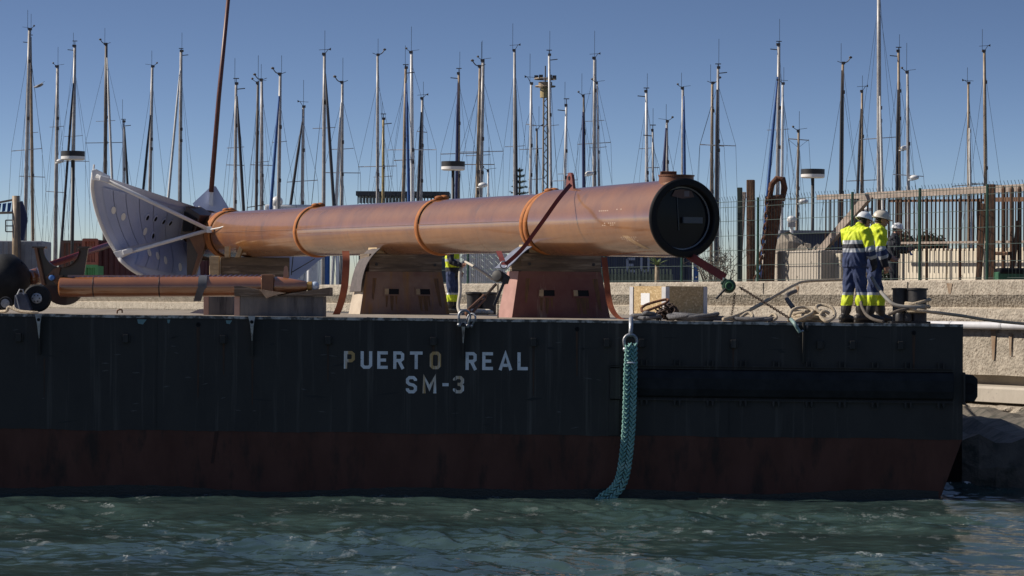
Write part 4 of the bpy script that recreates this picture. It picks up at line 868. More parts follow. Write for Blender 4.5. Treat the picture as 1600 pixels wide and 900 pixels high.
rope([P(1243, 455, 52), P(1231, 460, 50), P(1229, 466, 49), P(1240, 482, 47)], .04, 'rope_end', 'dark worn rope end hanging from the mooring line over the coil', M('dark_rope', (.12, .1, .085), (.07, .06, .05), 14, .9))
# lines on the bollard
ml = thing('bollard_line', P(1424, 490, 45.8), 'beige line wound round the twin bollard and led away along the quay', 'rope')
xb_, yb_ = PX(1424, 46.0) + .1, 46.0
for k, (z, tl) in enumerate(((.20, .0), (.25, .03), (.30, -.03), (.34, .05))):
    MB().tube([V(xb_ + (.165 + .01 * k) * math.cos(a), yb_ + .165 * math.sin(a), deck_z(xb_) + z + tl * math.cos(a)) for a in np.linspace(0, 2 * math.pi, 28, endpoint=False)], .027, 8, closed=True).build('turn', rope_b, ml, smooth=True)
MB().tube(bez([P(1418, 482, 45.8), P(1450, 487, 45.75), P(1500, 493, 46.2), P(1560, 502, 47.2), P(1640, 509, 48.5)], 8), .026, 8).build('lead', rope_b, ml, smooth=True)
MB().tube(bez([P(1444, 480, 45.85), P(1425, 480, 45.75), P(1400, 477, 45.8), P(1387, 468, 45.9), P(1372, 450, 46.2), P(1362, 433, 46.35)], 8), .03, 8).build('held_part', M('grey_line', (.2, .2, .2), (.28, .25, .21), 4, .8), ml, smooth=True)
MB().tube(bez([P(1420, 482, 45.75), P(1402, 486, 45.75), P(1388, 492, 45.8)], 8), .026, 8).build('tail', M('dark_rope', (.12, .1, .085)), ml, smooth=True)
rope([P(1345, 470, 46.2), P(1347, 480, 46.0), P(1354, 492, 45.8), P(1365, 499, 45.6), P(1380, 503, 45.5)], .026, 'hose_end', 'dark rope tail falling from the workers to the deck beside the bollard', M('dark_rope', (.12, .1, .085)))
# ------------------------------------------------------------------ strand board crates
cY = 55.6; cth = R(40); cc = P(1040, 492, cY); cc.z = deck_z(cc.x); ch = P(1040, 447, cY).z - cc.z
er, el_ = V(math.cos(cth), math.sin(cth), 0), V(-math.sin(cth), math.cos(cth), 0); wr_, wl_ = 1.1, 1.02
ct = thing('crate', cc + er * wr_ / 2 + el_ * wl_ / 2, 'pale strand board crate with white corner battens and a paper notice', 'crate')
def cpt(a, b_, z): return cc + er * a + el_ * b_ + V(0, 0, z)
for (a0, a1, b0, b1) in ((.02, wr_ - .02, .0, .02), (0, .02, .03, wl_ - .02), (.02, wr_ - .02, wl_ - .02, wl_), (wr_ - .02, wr_, .03, wl_ - .03)):
    MB().prism([cpt(a0, b0, .06), cpt(a1, b0, .06), cpt(a1, b1, .06), cpt(a0, b1, .06)], (0, 0, ch - .08)).build('panel', osb_m, ct)
MB().prism([cpt(.0, .0, ch - .02), cpt(wr_, .0, ch - .02), cpt(wr_, wl_, ch - .02), cpt(.0, wl_, ch - .02)], (0, 0, .02)).build('lid', osb_m, ct)
pw = M('pale_batten', (.58, .58, .6), (.48, .48, .51), 6, .7)
for (a, b_, ea, eb) in ((-.015, -.015, .1, .014), (-.015, 0.0, .014, .1), (wr_ - .1, -.015, .1, .014), (-.015, wl_ - .1, .014, .1)):
    MB().prism([cpt(a, b_, .05), cpt(a + ea, b_, .05), cpt(a + ea, b_ + eb, .05), cpt(a, b_ + eb, .05)], (0, 0, ch - .06)).build('batten', pw, ct)
for a in (.1, wr_ - .2): MB().prism([cpt(a, 0, 0), cpt(a + .1, 0, 0), cpt(a + .1, wl_, 0), cpt(a, wl_, 0)], (0, 0, .06)).build('skid', wood_d, ct)
MB().prism([cpt(-.006, .45, .25), cpt(-.006, .7, .25), cpt(-.006, .7, .48), cpt(-.006, .45, .48)], er * .004).build('notice', paper_m, ct)
# dark machinery part lying on the rope
mp = thing('rusty_tackle', P(1040, 495, 47.2), 'heap of rusty chain and a ring bar in front of the crates', 'tackle')
mb = MB(); rg = np.random.RandomState(9)
for i in range(46):
    t_ = i / 46; x = PX(1028 + 28 * rg.rand(), 47.2); hmax = .26 * (1 - abs(t_ - .5)); c = V(x, 47.2 + rg.uniform(-.15, .15), deck_z(x) + .03 + rg.rand() * hmax)
    mb.torus(c, (rg.normal(), rg.normal(), rg.normal()), .045, .014, 10, 5)
stuff(mb.build('chain_heap', M('dark_rust', (.07, .04, .03), (.04, .025, .02), 9, .8), mp, smooth=True))
MB().tube(bez([P(1002, 482, 46.9), P(1010, 476, 46.9), P(1030, 470, 46.9), P(1043, 468, 46.9), P(1041, 473, 46.8), P(1020, 482, 46.8), P(1005, 487, 46.8), P(1002, 482, 46.9)], 5), .022, 8).build('ring_bar', rust_m, mp, smooth=True)
# second bollard far back on the deck, seen beneath the tube
fbx = thing('deck_bollard', P(755, 490, 62), 'black twin mooring bollard far back on deck between the trestles', 'bollard')
for px, r_ in ((741, .16), (763, .17)):
    c = P(px, 488, 62); c.z = deck_z(c.x)
    MB().lathe(c, (0, 0, 1), [(r_, 0), (r_, .42), (r_ * 1.2, .44), (r_ * 1.2, .48), (.001, .49)], 24).build('post', steel_dark, fbx, smooth=True, auto=40)
rope(coilpile(748, 60.5, .35, 4, .04, .06, 22), .04, 'rope_pile', 'pale rope lying round the black bollard behind the lever hoist', M('pale_rope', (.5, .46, .4), (.4, .36, .3), 12, .9))
# ------------------------------------------------------------------ black fender, wheel and steel bracket at the frame edge
fd = thing('rubber_fender', P(8, 488, 47.2), 'big black sausage shaped rubber fender with white scuffs on deck', 'fender')
ctr = P(-4, 447, 47.6); rot = Matrix.Rotation(R(-28), 3, 'Y')
prof = [(.02, -.62), (.2, -.6), (.34, -.5), (.395, -.3), (.41, 0), (.4, .2), (.39, .22), (.36, .4), (.26, .52), (.1, .58), (.02, .59)]
MB().lathe(ctr, rot @ V(1, -.25, .25), prof, 40).build('body', rubber, fd, smooth=True, auto=50)
mb = MB(); fa = (rot @ V(1, -.25, .25)).normalized()
for i in range(4):
    pts = []
    for a in np.linspace(-.5, .35, 6):
        u = fa.orthogonal().normalized(); w2 = fa.cross(u); best = max((u * math.cos(k) + w2 * math.sin(k) for k in np.linspace(0, 6.28, 40)), key=lambda d: d.dot(V(0, -1, .25)))
        pts.append(ctr + fa * (a * .3 - .02) + best * .412 + V(0, 0, .09 - .05 * i + a * .02))
    mb.tube(pts, .007, 4)
stuff(mb.build('scuff_lines', M('scuff_white', (.3, .3, .32), None, rough=.8), fd))
wh = thing('wheel', P(59, 488, 46.6), 'black solid rubber wheel with bolted grey hub beside the fender', 'wheel')
wc = P(58, 466, 46.6); MB().lathe(wc, (.1, -1, 0), [(.1, -.13), (.2, -.13), (.225, -.08), (.225, .06), (.2, .1), (.1, .1)], 36).build('tyre', rubber, wh, smooth=True, auto=40)
hb = MB().lathe(wc, (.1, -1, 0), [(.1, .06), (.085, .1), (.04, .11), (.001, .11)], 24).build('hub', galv, wh, smooth=True, auto=40)
for k in range(6):
    a = k * math.pi / 3; MB().ell(wc + V(.055 * math.cos(a), -.108, .055 * math.sin(a)), (.012, .01, .012), n=8, m_=4).build('bolt', steel_dark, hb)
bk_ = thing('steel_bracket', P(36, 488, 46.3), 'blue grey folded steel bracket standing between the fender and the wheel', 'bracket')
MB().prism([P(x, y, 46.25) for x, y in ((23, 462), (30, 457), (39, 459), (48, 484), (46, 487), (28, 486), (22, 478))], (0, .22, 0)).build('plate', M('blue_grey_steel', (.1, .11, .15), (.06, .065, .09), 7, .45, metal=.4), bk_, bevel=.01)
MB().tube([P(27, 460, 46.2), P(31, 452, 46.2), P(36, 453, 46.2), P(37, 460, 46.2)], .012, 6).tube([P(25, 462, 46.2), P(31, 486, 46.2)], .012, 6).build('handle', galv, bk_)
cw = thing('castor', P(9, 486, 46.3), 'small dark castor with a pale hub under the black fender', 'castor')
c_ = P(9, 474, 46.4); MB().lathe(c_, (0, -1, 0), [(.04, -.05), (.1, -.05), (.11, 0), (.1, .05), (.04, .05)], 24).build('tyre', rubber, cw, smooth=True, auto=40)
MB().lathe(c_, (0, -1, 0), [(.075, .035), (.07, .056), (.03, .06), (.001, .06)], 18).build('hub', galv, cw, smooth=True, auto=40)
rope([P(-6, 487, 46.0), P(10, 486, 45.7), P(14, 480, 45.7), P(30, 486, 45.6), P(48, 488, 45.5), P(60, 489, 45.5)], .025, 'rope_end', 'pale rope end on the deck edge below the black fender', rope_b)
o = MB().prism([P(x, y, 49.0) for x, y in ((296, 489), (312, 483), (330, 483), (326, 491))], (0, .3, 0)).build('folded_sheet', felt_b, None, origin=P(310, 490, 49)); tag(o, 'grey folded sheet lying on the deck beside the low dark block', 'sheet')
rope([P(183, 490, 46.2), P(184, 485, 46.2), P(190, 484, 46.2), P(191, 489, 46.2)], .012, 'ring_handle', 'small rusty ring standing up from the deck edge', rust_m)
# ------------------------------------------------------------------ people
skin_m = M('skin', (.42, .23, .16), (.36, .19, .13), 20, .55); hair_m = M('hair', (.02, .015, .012), None, rough=.7)
hiv = M('hi_vis_yellow', (.62, .72, .02), (.5, .6, .015), 7, .7, bump=.35, bscale=14)
navy = M('navy_cloth', (.014, .026, .08), (.024, .042, .12), 6, .8, bump=.4, bscale=14)
navy_d = M('dark_navy_cloth', (.008, .01, .02), (.016, .018, .03), 6, .8, bump=.35, bscale=14)
refl = M('reflective_tape', (.42, .44, .48), (.34, .36, .4), 9, .45, metal=.2)
boot = M('boot_leather', (.016, .014, .014), (.035, .03, .028), 10, .5); glove = M('dark_glove', (.015, .015, .018), None, rough=.7)
eye_m = M('eye', (.02, .015, .015), None, rough=.3)
helm_m = M('helmet_white', (.72, .73, .74), (.64, .65, .66), 4, .35); helm_c = M('helmet_cream', (.55, .5, .42), (.46, .42, .35), 4, .4)
PM = [skin_m, hair_m, hiv, navy, navy_d, refl, boot, glove, eye_m]; SK, HR, HV, NV, ND, RF, BT, GV, EY = range(9)
def person(loc, yaw, label, jacket, joints, lean=0, head_fwd=.06, head_down=0, helmet=helm_m, gloves=False, scale=1.0, girth=1.0):
    J = joints; prims = []        # (points, radii, tagfn)
    def limb(pts, rad, fn, flat=None): prims.append(([V(p) for p in pts], rad, fn, flat))
    if jacket == 'hv': jk = lambda z: HV if z > 1.27 else RF if z > 1.21 else ND if z > 1.145 else RF if z > 1.085 else NV
    elif jacket == 'hv2': jk = lambda z: HV if z > 1.25 else RF if z > 1.19 else HV if z > 1.06 else ND
    else: jk = lambda z: ND
    dk_ = jacket == 'dark'; G = girth
    if jacket == 'hv2': jacket = 'hv'
    torso = lambda t, p: jk(p.z)
    lx = lambda z: lean * max(0, z - .9)
    limb([(lx(.86), 0, .86), (lx(.98), 0, .98), (lx(1.12), 0, 1.12), (lx(1.28), 0, 1.28), (lx(1.4) - .01, 0, 1.40), (lx(1.48) - .01, 0, 1.47)], [(.13 * G, .175 * G), (.145 * G, .185 * G), (.155 * G, .19 * G), (.16 * G, .21 * G), (.135 * G, .205 * G), (.08, .12)], torso, 1)
    for sy in (-1, 1):
        s = 'R' if sy < 0 else 'L'
        hip, kn, an, toe = [V(q) for q in J['leg' + s]]
        leg = lambda t, p: (BT if p.z < .27 else HV if p.z < .43 else RF if p.z < .475 else NV) if jacket == 'hv' else ND
        limb([hip, hip.lerp(kn, .5), kn, kn.lerp(an, .35), kn.lerp(an, .75), an + V(0, 0, .05)], [.112, .105, .09, .088, .082, .066], leg)
        fdv = (toe - an); fdv.z = 0; fdv.normalize()
        limb([V(an.x, an.y, .075) - fdv * .06, V(an.x, an.y, .08) + fdv * .04, V(an.x, an.y, .062) + fdv * .13, V(an.x, an.y, .05) + fdv * .2], [.06, .062, .055, .042], lambda t, p: BT)
        limb([V(an.x, an.y, .02) - fdv * .085, V(an.x, an.y, .02) + fdv * .21], [.035, .034], lambda t, p: BT)
        shd, el, wr, ht = [V(q) for q in J['arm' + s]]
        arml = (el - shd).length + (wr - el).length
        arm = (lambda t, p: (HV if t < .52 else RF if t < .60 else NV if t < .74 else RF if t < .82 else ND)) if jacket == 'hv' else (lambda t, p: ND)
        if jacket == 'hv' and s in J.get('dark', ''): arm = lambda t, p: ND
        limb([shd + V(0, -.06 * sy, .0), shd, shd.lerp(el, .5), el, el.lerp(wr, .5), wr], [.09, .09 * G, .08 * G, .072 * G, .066 * G, .052], arm)
        hd = (ht - wr).normalized(); gl = GV if gloves else SK
        limb([wr, wr + hd * .045, wr + hd * .085], [.03, .04, .037], lambda t, p, g=gl: g)
        side_ = V(J.get('palm' + s, (1, 0, 0))); side_ = (side_ - hd * side_.dot(hd)).normalized(); nrm = hd.cross(side_)
        for k, (o, ln) in enumerate(((-.03, .07), (-.01, .08), (.011, .075), (.031, .06))):
            b0 = wr + hd * .085 + side_ * o; b1 = b0 + hd * ln * .5 + nrm * .012 * sy; b2 = b1 + hd * ln * .32 + nrm * .03 * sy
            limb([b0 - hd * .015, b1, b2], [.0105, .0095, .008], lambda t, p, g=gl: g)
        b0 = wr + hd * .035 + side_ * .034; limb([b0, b0 + side_ * .03 + hd * .03, b0 + side_ * .035 + hd * .06 + nrm * .01 * sy], [.013, .0115, .009], lambda t, p, g=gl: g)
    hc = V(lx(1.6) + head_fwd, 0, 1.655 - head_down * .3)
    nk = V(lx(1.45), 0, 1.46)
    limb([nk, nk.lerp(hc, .55), hc - V(.02, 0, .03)], [.075, .06, .06], lambda t, p: ND if p.z < nk.z + .075 else SK)
    ry = Matrix.Rotation(head_down, 3, 'Y')
    def hp(x, y, z): return hc + ry @ V(x, y, z)
    def headtag(t, p):
        q = ry.inverted() @ (p - hc); return HR if (q.x < -.015 and q.z > -.06) or q.z > .07 else SK
    limb([hp(-.02, 0, -.03), hp(-.005, 0, .04), hp(-.005, 0, .085)], [(.09, .07), (.1, .078), (.075, .062)], headtag, 1)
    limb([hp(.03, 0, -.02), hp(.045, 0, -.075), hp(.05, 0, -.1)], [(.055, .055), (.045, .045), (.028, .03)], lambda t, p: SK, 1)
    limb([hp(.088, 0, .015), hp(.105, 0, -.012), hp(.112, 0, -.03)], [.012, .015, .014], lambda t, p: SK)
    limb([hp(.09, -.025, -.062), hp(.09, .025, -.062)], [.011, .011], lambda t, p: SK)
    for sy in (-1, 1):
        limb([hp(-.01, sy * .078, .012), hp(-.015, sy * .084, -.03)], [.018, .013], lambda t, p: SK)
        limb([hp(.083, sy * .032, .014), hp(.088, sy * .032, .014)], [.011, .011], lambda t, p: EY)
    mb = MB()
    for pts, rad, fn, flat in prims:
        if flat:
            b = len(mb.v); n = 18; N = len(pts)
            ext = [(pts[0] + (pts[0] - pts[1]).normalized() * .02, (rad[0][0] * .6, rad[0][1] * .6))] + list(zip(pts, rad)) + [(pts[-1] + (pts[-1] - pts[-2]).normalized() * .02, (rad[-1][0] * .6, rad[-1][1] * .6))]
            for p, (a, b2) in ext:
                for k in range(n): q = 2 * math.pi * k / n; mb.v.append(tuple(p + V(a * math.cos(q), b2 * math.sin(q), 0)))
            for i in range(len(ext) - 1):
                for k in range(n): mb.f.append((b + i * n + k, b + i * n + (k + 1) % n, b + (i + 1) * n + (k + 1) % n, b + (i + 1) * n + k)); mb.mi.append(0)
            mb.f.append(tuple(b + k for k in reversed(range(n)))); mb.f.append(tuple(b + (len(ext) - 1) * n + k for k in range(n))); mb.mi += [0, 0]
        else:
            mb.tube(pts, list(rad), 12)
            mb.ell(pts[0], (rad[0],) * 3, n=10, m_=6); mb.ell(pts[-1], (rad[-1],) * 3, n=10, m_=6)
    me = bpy.data.meshes.new('tmp'); me.from_pydata(mb.v, [], mb.f)
    bm = bmesh.new(); bm.from_mesh(me); bmesh.ops.recalc_face_normals(bm, faces=bm.faces); bm.to_mesh(me); bm.free()
    ob = bpy.data.objects.new('tmp', me); COL.objects.link(ob)
    rm = ob.modifiers.new('r', 'REMESH'); rm.mode = 'VOXEL'; rm.voxel_size = .0085
    sm = ob.modifiers.new('s', 'SMOOTH'); sm.factor = .5; sm.iterations = 3
    dg = bpy.context.evaluated_depsgraph_get(); m2 = bpy.data.meshes.new_from_object(ob.evaluated_get(dg)); bpy.data.objects.remove(ob)
    n = len(m2.vertices); co = np.empty(n * 3); m2.vertices.foreach_get('co', co); co = co.reshape(-1, 3)
    # which limb each face belongs to
    fc = np.empty(len(m2.polygons) * 3); m2.polygons.foreach_get('center', fc); fc = fc.reshape(-1, 3)
    best = np.full(len(fc), 1e9); bi = np.zeros(len(fc), int); bt = np.zeros(len(fc))
    for pi, (pts, rad, fn, flat) in enumerate(prims):
        tot = sum((b_ - a).length for a, b_ in zip(pts[:-1], pts[1:])); acc = 0
        for a, b_, r0, r1 in zip(pts[:-1], pts[1:], rad[:-1], rad[1:]):
            if flat: k0 = np.array(r0); k1 = np.array(r1)
            A_, B_ = np.array(a), np.array(b_); d = B_ - A_; L2 = d @ d; t = np.clip(((fc - A_) @ d) / L2, 0, 1); q = fc - (A_ + t[:, None] * d)
            if flat:
                ra = k0[0] + (k1[0] - k0[0]) * t; rb = k0[1] + (k1[1] - k0[1]) * t
                dist = (np.sqrt((q[:, 0] / ra) ** 2 + (q[:, 1] / rb) ** 2 + (q[:, 2] / ra) ** 2) - 1) * np.minimum(ra, rb)
            else: dist = np.linalg.norm(q, axis=1) - (r0 + (r1 - r0) * t)
            mk_ = dist < best; best[mk_] = dist[mk_]; bi[mk_] = pi; bt[mk_] = (acc + t[mk_] * math.sqrt(L2)) / max(tot, 1e-6)
            acc += math.sqrt(L2)
    tags = np.array([prims[i][2](t, V(p)) for i, t, p in zip(bi, bt, fc)])
    # cloth folds
    nrm = np.empty(n * 3); m2.vertices.foreach_get('normal', nrm); nrm = nrm.reshape(-1, 3)
    vt = np.zeros(n, int); lv = np.empty(len(m2.loops), int); m2.loops.foreach_get('vertex_index', lv)
    lt = np.empty(len(m2.polygons), int); m2.polygons.foreach_get('loop_total', lt); vt[lv] = np.repeat(tags, lt)
    clothv = np.isin(vt, (HV, NV, ND, RF))
    fold = .006 * np.sin(38 * co[:, 2] + 14 * co[:, 0] + 5 * np.sin(21 * co[:, 1])) + .006 * np.sin(23 * co[:, 2] - 17 * co[:, 1] + 4 * np.sin(16 * co[:, 0])) + .004 * np.sin(60 * co[:, 0] + 31 * co[:, 2])
    co = co + nrm * (fold * clothv)[:, None]
    m2.vertices.foreach_set('co', co.ravel())
    m2.materials.clear()
    for q in PM: m2.materials.append(q)
    m2.polygons.foreach_set('material_index', tags); m2.shade_smooth(); m2.update()
    m2.name = 'person'
    root = bpy.data.objects.new('person', m2); COL.objects.link(root); root.location = V(loc); root.rotation_euler = (0, 0, yaw); root.scale = (scale,) * 3
    tag(root, label, 'person'); OFF[root] = V(0, 0, 0)
    # helmet
    hb_ = MB(); n_ = 28; rows = []
    for i in range(9):
        th = math.pi / 2 * i / 8; rr = math.cos(th)
        rows.append([hp(.138 * rr * math.cos(a) - .012, .112 * rr * math.sin(a), .035 + .115 * math.sin(th) + .006 * (abs(math.sin(a)) < .25)) for a in np.linspace(0, 2 * math.pi, n_)])
    hb_.grid(rows)
    brim = [[hp((.138 + e + (.045 * e / .02 * max(0, math.cos(a)) ** 2)) * math.cos(a) - .012, (.112 + e) * math.sin(a), .035 - e * .35) for a in np.linspace(0, 2 * math.pi, n_)] for e in (0, .02)]
    hb_.grid(brim); hb_.grid([[p - V(0, 0, .008) for p in r_] for r_ in brim]); hb_.grid([brim[1], [p - V(0, 0, .008) for p in brim[1]]])
    hb_.tube([hp(.1, 0, .125), hp(0, 0, .158), hp(-.1, 0, .125)], .012, 6)
    h = hb_.build('helmet', helmet, root, smooth=True, auto=45)
    return root
def jts(**k):
    d = dict(legR=[(0, -.09, .9), (.02, -.1, .49), (-.01, -.1, .09), (.2, -.1, 0)], legL=[(0, .09, .9), (.03, .1, .49), (.01, .1, .09), (.2, .1, 0)],
             armR=[(0, -.2, 1.42), (-.02, -.24, 1.14), (.08, -.22, .9), (.12, -.2, .8)], armL=[(0, .2, 1.42), (.0, .24, 1.14), (.1, .22, .92), (.14, .2, .82)])
    d.update(k); return d
def stand(px, Y): x = PX(px, Y); return V(x, Y, deck_z(x) + .002)
person(stand(1335, 46.3), R(38), 'worker in bright yellow jacket and white helmet, nearest the deck edge, seen from behind', 'hv',
       jts(legR=[(0, -.08, .9), (.05, -.1, .49), (.03, -.11, .09), (.2, -.16, 0)], legL=[(0, .08, .9), (-.05, .08, .49), (-.11, .09, .09), (.1, .09, 0)],
           armR=[(.03, -.2, 1.4), (.06, -.27, 1.13), (.17, -.24, .92), (.2, -.22, .82)], armL=[(.03, .2, 1.4), (.12, .24, 1.14), (.27, .2, .97), (.35, .18, .92)]), lean=.12, head_fwd=.13, head_down=.3, gloves=True, scale=1.045, girth=1.15)
person(stand(1366, 47.4), R(12), 'worker in yellow jacket and cream helmet standing just behind the nearest worker', 'hv',
       jts(legR=[(0, -.09, .9), (-.06, -.1, .49), (-.12, -.11, .09), (.1, -.14, 0)], legL=[(0, .09, .9), (.09, .1, .49), (.15, .1, .09), (.36, .1, 0)],
           armR=[(.03, -.2, 1.42), (.02, -.25, 1.14), (.1, -.23, .9), (.12, -.22, .8)], armL=[(.03, .2, 1.42), (.12, .23, 1.15), (.3, .17, 1.02), (.38, .14, .98)]), lean=.05, head_fwd=.08, head_down=.2, helmet=helm_c, girth=1.12, scale=1.06)
q3 = V(PX(1395, 69.3), 69.3, LAND)
p3 = person(q3, R(-6), 'person in dark jacket and white helmet holding a tablet behind the quay parapet', 'dark',
       jts(armR=[(.03, -.19, 1.42), (.08, -.24, 1.16), (.3, -.16, 1.14), (.39, -.12, 1.16)], armL=[(.03, .19, 1.42), (.1, .23, 1.16), (.3, .15, 1.1), (.38, .12, 1.13)]), lean=.05, head_fwd=.07, head_down=.12, scale=1.03)
tb = thing('tablet', q3 + V(.44, -.13, 1.14), 'dark tablet with blue cover held by the person in the dark jacket', 'tablet')
MB().box(q3 + V(.43, -.13, 1.17), (.2, .26, .02), Matrix.Rotation(R(-38), 3, 'Y')).build('screen', black_m, tb, bevel=.005)
MB().box(q3 + V(.40, -.13, 1.10), (.12, .24, .02), Matrix.Rotation(R(60), 3, 'Y')).build('cover', M('blue_cover', (.04, .12, .45), None, rough=.5), tb)
p4 = stand(706, 66.5)
person(p4, R(-20), 'worker in yellow and navy clothing half hidden behind the tube, holding a line', 'hv2',
       jts(armR=[(.02, -.2, 1.42), (.1, -.26, 1.18), (.3, -.22, 1.1), (.4, -.2, 1.12)], armL=[(.02, .2, 1.42), (.0, .25, 1.15), (.12, .22, .95), (.16, .2, .86)], dark='R'), lean=.02, head_fwd=.05)
rope([P(726, 410, 66.3), P(719, 425, 66.2), P(719, 455, 66.0), P(716, 480, 65.8), P(722, 495, 65.6)], .04, 'held_line', 'pale line hanging from the hidden worker hand to the deck', MATS['pale_rope'])
rope([P(727, 409, 66.3), P(745, 419, 57.0), P(770, 436, 55.5)], .028, 'held_line', 'pale line led from the hidden worker hand towards the lever hoist', MATS['pale_rope'])
# ------------------------------------------------------------------ mesh fence on the parapet
fence = thing('mesh_fence', QP(0, -.3, 3.57), 'green wire mesh fence on slim posts along the top of the quay wall', 'fence')
FO, FT = -.3, 5.72
s_posts = [QS(px) for px in (1640, 1525, 1420, 1315, 1168, 1050, 930)] + [QS(930) + 2.9 * k for k in range(1, 5)]
s_posts = [QS(1640) - 2.7 * k for k in (3, 2, 1)] + s_posts
for s_ in s_posts:
    MB().tube([QP(s_, FO, 3.5), QP(s_, FO, FT)], .035, 8).build('post', green_p, fence)
for k, (a, b_) in enumerate(zip(s_posts[:-1], s_posts[1:])):
    mb = MB(); n_ = max(2, int(abs(b_ - a) / .13))
    def wire(p, q, r=.0045):
        mb.beam(p, q, r * 2, r * 2)
    for i in range(1, n_): s_ = lerp(a, b_, i / n_); wire(QP(s_, FO, 3.6), QP(s_, FO + (.0), FT - .06)); wire(QP(s_, FO, FT - .06), QP(s_, FO + .05, FT + .06))
    for z in (3.62, 4.0, 4.38, 4.76, 5.14, 5.5, 5.64): wire(QP(a, FO, z), QP(b_, FO, z), .006)
    stuff(mb.build('mesh_panel', wire_m, fence))
# slim dark post and leaning timber beside the tall rusty post
def qpt(px, py, o):      # point at pixel, standing o metres behind the quay line
    Y = QY(px)
    for _ in range(30):
        p = P(px, py, Y); d = (p - QA); d.z = 0; off = d.dot(QN); Y += (off + o) * .9 if True else 0
        if Y < 50: Y = 50
    return P(px, py, Y)
def post(px, ytop, ybot, o, w_, name, label, mat, px2=None, cat='post'):
    a = qpt(px if px2 is None else px2, ybot, o); b_ = P(px, ytop, a.y); a.z = LAND
    t = MB().beam(a, b_, w_, w_, up=(.3, 1, 0)).build(name, mat, None, bevel=.012, origin=a); return tag(t, label, cat)
post(1173, 281, 437, .9, .19, 'rusty_post', 'tall square rusty brown post beside the anchor chain', rustw_m)
post(1156, 293, 437, .7, .12, 'dark_post', 'slim dark green post left of the tall rusty post', M('dark_green', (.02, .035, .028), (.012, .02, .016), 5, .6))
post(1163, 300, 437, 1.1, .09, 'leaning_timber', 'thin weathered timber leaning between the dark and the rusty posts', rail_m, px2=1153, cat='timber')
post(1548, 288, 437, .9, .2, 'rusty_post', 'thick round rusty post at the end of the weathered railing', rustw_m)
post(1537, 318, 437, .75, .13, 'leaning_timber', 'leaning rusty prop against the thick post of the railing', rustw_m, px2=1527, cat='timber')
post(1592, 345, 437, 1.2, .1, 'leaning_timber', 'short rusty brace slanting past the green tarpaulin at the frame edge', rustw_m, px2=1575, cat='timber')
# rusty palisade at the frame edge
pal = thing('palisade', qpt(1580, 437, 1.5), 'dark rusty palisade of tall pointed bars beyond the thick round post', 'palisade')
for px in (1568, 1581, 1593, 1606, 1619):
    a = qpt(px, 437, 1.5); b_ = P(px, 290, a.y); a.z = LAND; MB().tube([a, a.lerp(b_, .97), b_], [.05, .05, .02], 8).build('bar', rustw_m, pal)
MB().beam(qpt(1552, 312, 1.5), qpt(1625, 311, 1.5), .05, .1).build('top_rail', rustw_m, pal)
MB().beam(qpt(1552, 396, 1.4), qpt(1584, 396, 1.4), .06, .08).build('low_rail', rustw_m, pal)
# green tarpaulin bin
gb = thing('tarpaulin_bin', qpt(1582, 436, .5), 'low green bin with black tarpaulin behind the parapet at the frame edge', 'bin')
c = qpt(1582, 430, .6); MB().box(V(c.x, c.y, LAND + .3), (.75, .6, .6)).build('bin', M('bin_green', (.03, .12, .06), (.02, .08, .04), 5, .5), gb, bevel=.02)
MB().box(V(c.x + .05, c.y, LAND + .62), (.78, .64, .14)).build('tarpaulin', black_m, gb, bevel=.04)
# ------------------------------------------------------------------ weathered railing with balusters
rl = thing('railing', qpt(1400, 437, 3.0), 'long weathered railing with many thin uprights and a slanting stair beam', 'railing')
ra, rb = qpt(1278, 308.5, 3.0), qpt(1640, 291, 3.0)
mid = qpt(1355, 306, 3.0)
MB().beam(ra, mid, .09, .13).build('top_rail', rail_m, rl); MB().beam(mid, rb, .1, .17).build('top_rail', rail_m, rl)
MB().beam(qpt(1390, 314, 3.05), qpt(1640, 312, 3.05), .05, .06).build('under_rail', rustw_m, rl)
MB().beam(qpt(1380, 380, 3.0), qpt(1640, 377, 3.0), .05, .055).build('low_rail', rail_m, rl)
MB().beam(qpt(1356, 308, 2.8), qpt(1278, 398, 2.8), .12, .22).build('stair_beam', rail_m, rl)
bm_ = MB().box(OFF[rl], (.036, .036, 1)).build('baluster', rustw_m, rl); base = bm_
rgb = np.random.RandomState(4); first = True
for i, px in enumerate(np.arange(1290, 1640, 6.6)):
    top = qpt(px, 309 - (px - 1290) * .045, 3.0); yb = 392 if px > 1372 else min(437, 308 + (1356 - px) * 1.15 + 92)
    if px < 1372: yb = 437
    bot = P(px, yb, top.y); zb_ = max(bot.z, LAND)
    o = base if first else bm_.copy()
    if not first: COL.objects.link(o)
    first = False
    o.parent = rl; o.location = V(top.x + rgb.uniform(-.01, .01), top.y, (top.z + zb_) / 2) - OFF[rl]; o.scale = (rgb.uniform(.7, 1.3), 1, top.z - zb_)
for px in (1374, 1402, 1448, 1500, 1530):
    a = qpt(px, 437, 3.1); b_ = P(px, 310, a.y); a.z = LAND; MB().beam(a, b_, .065, .065).build('stanchion', rustw_m, rl)
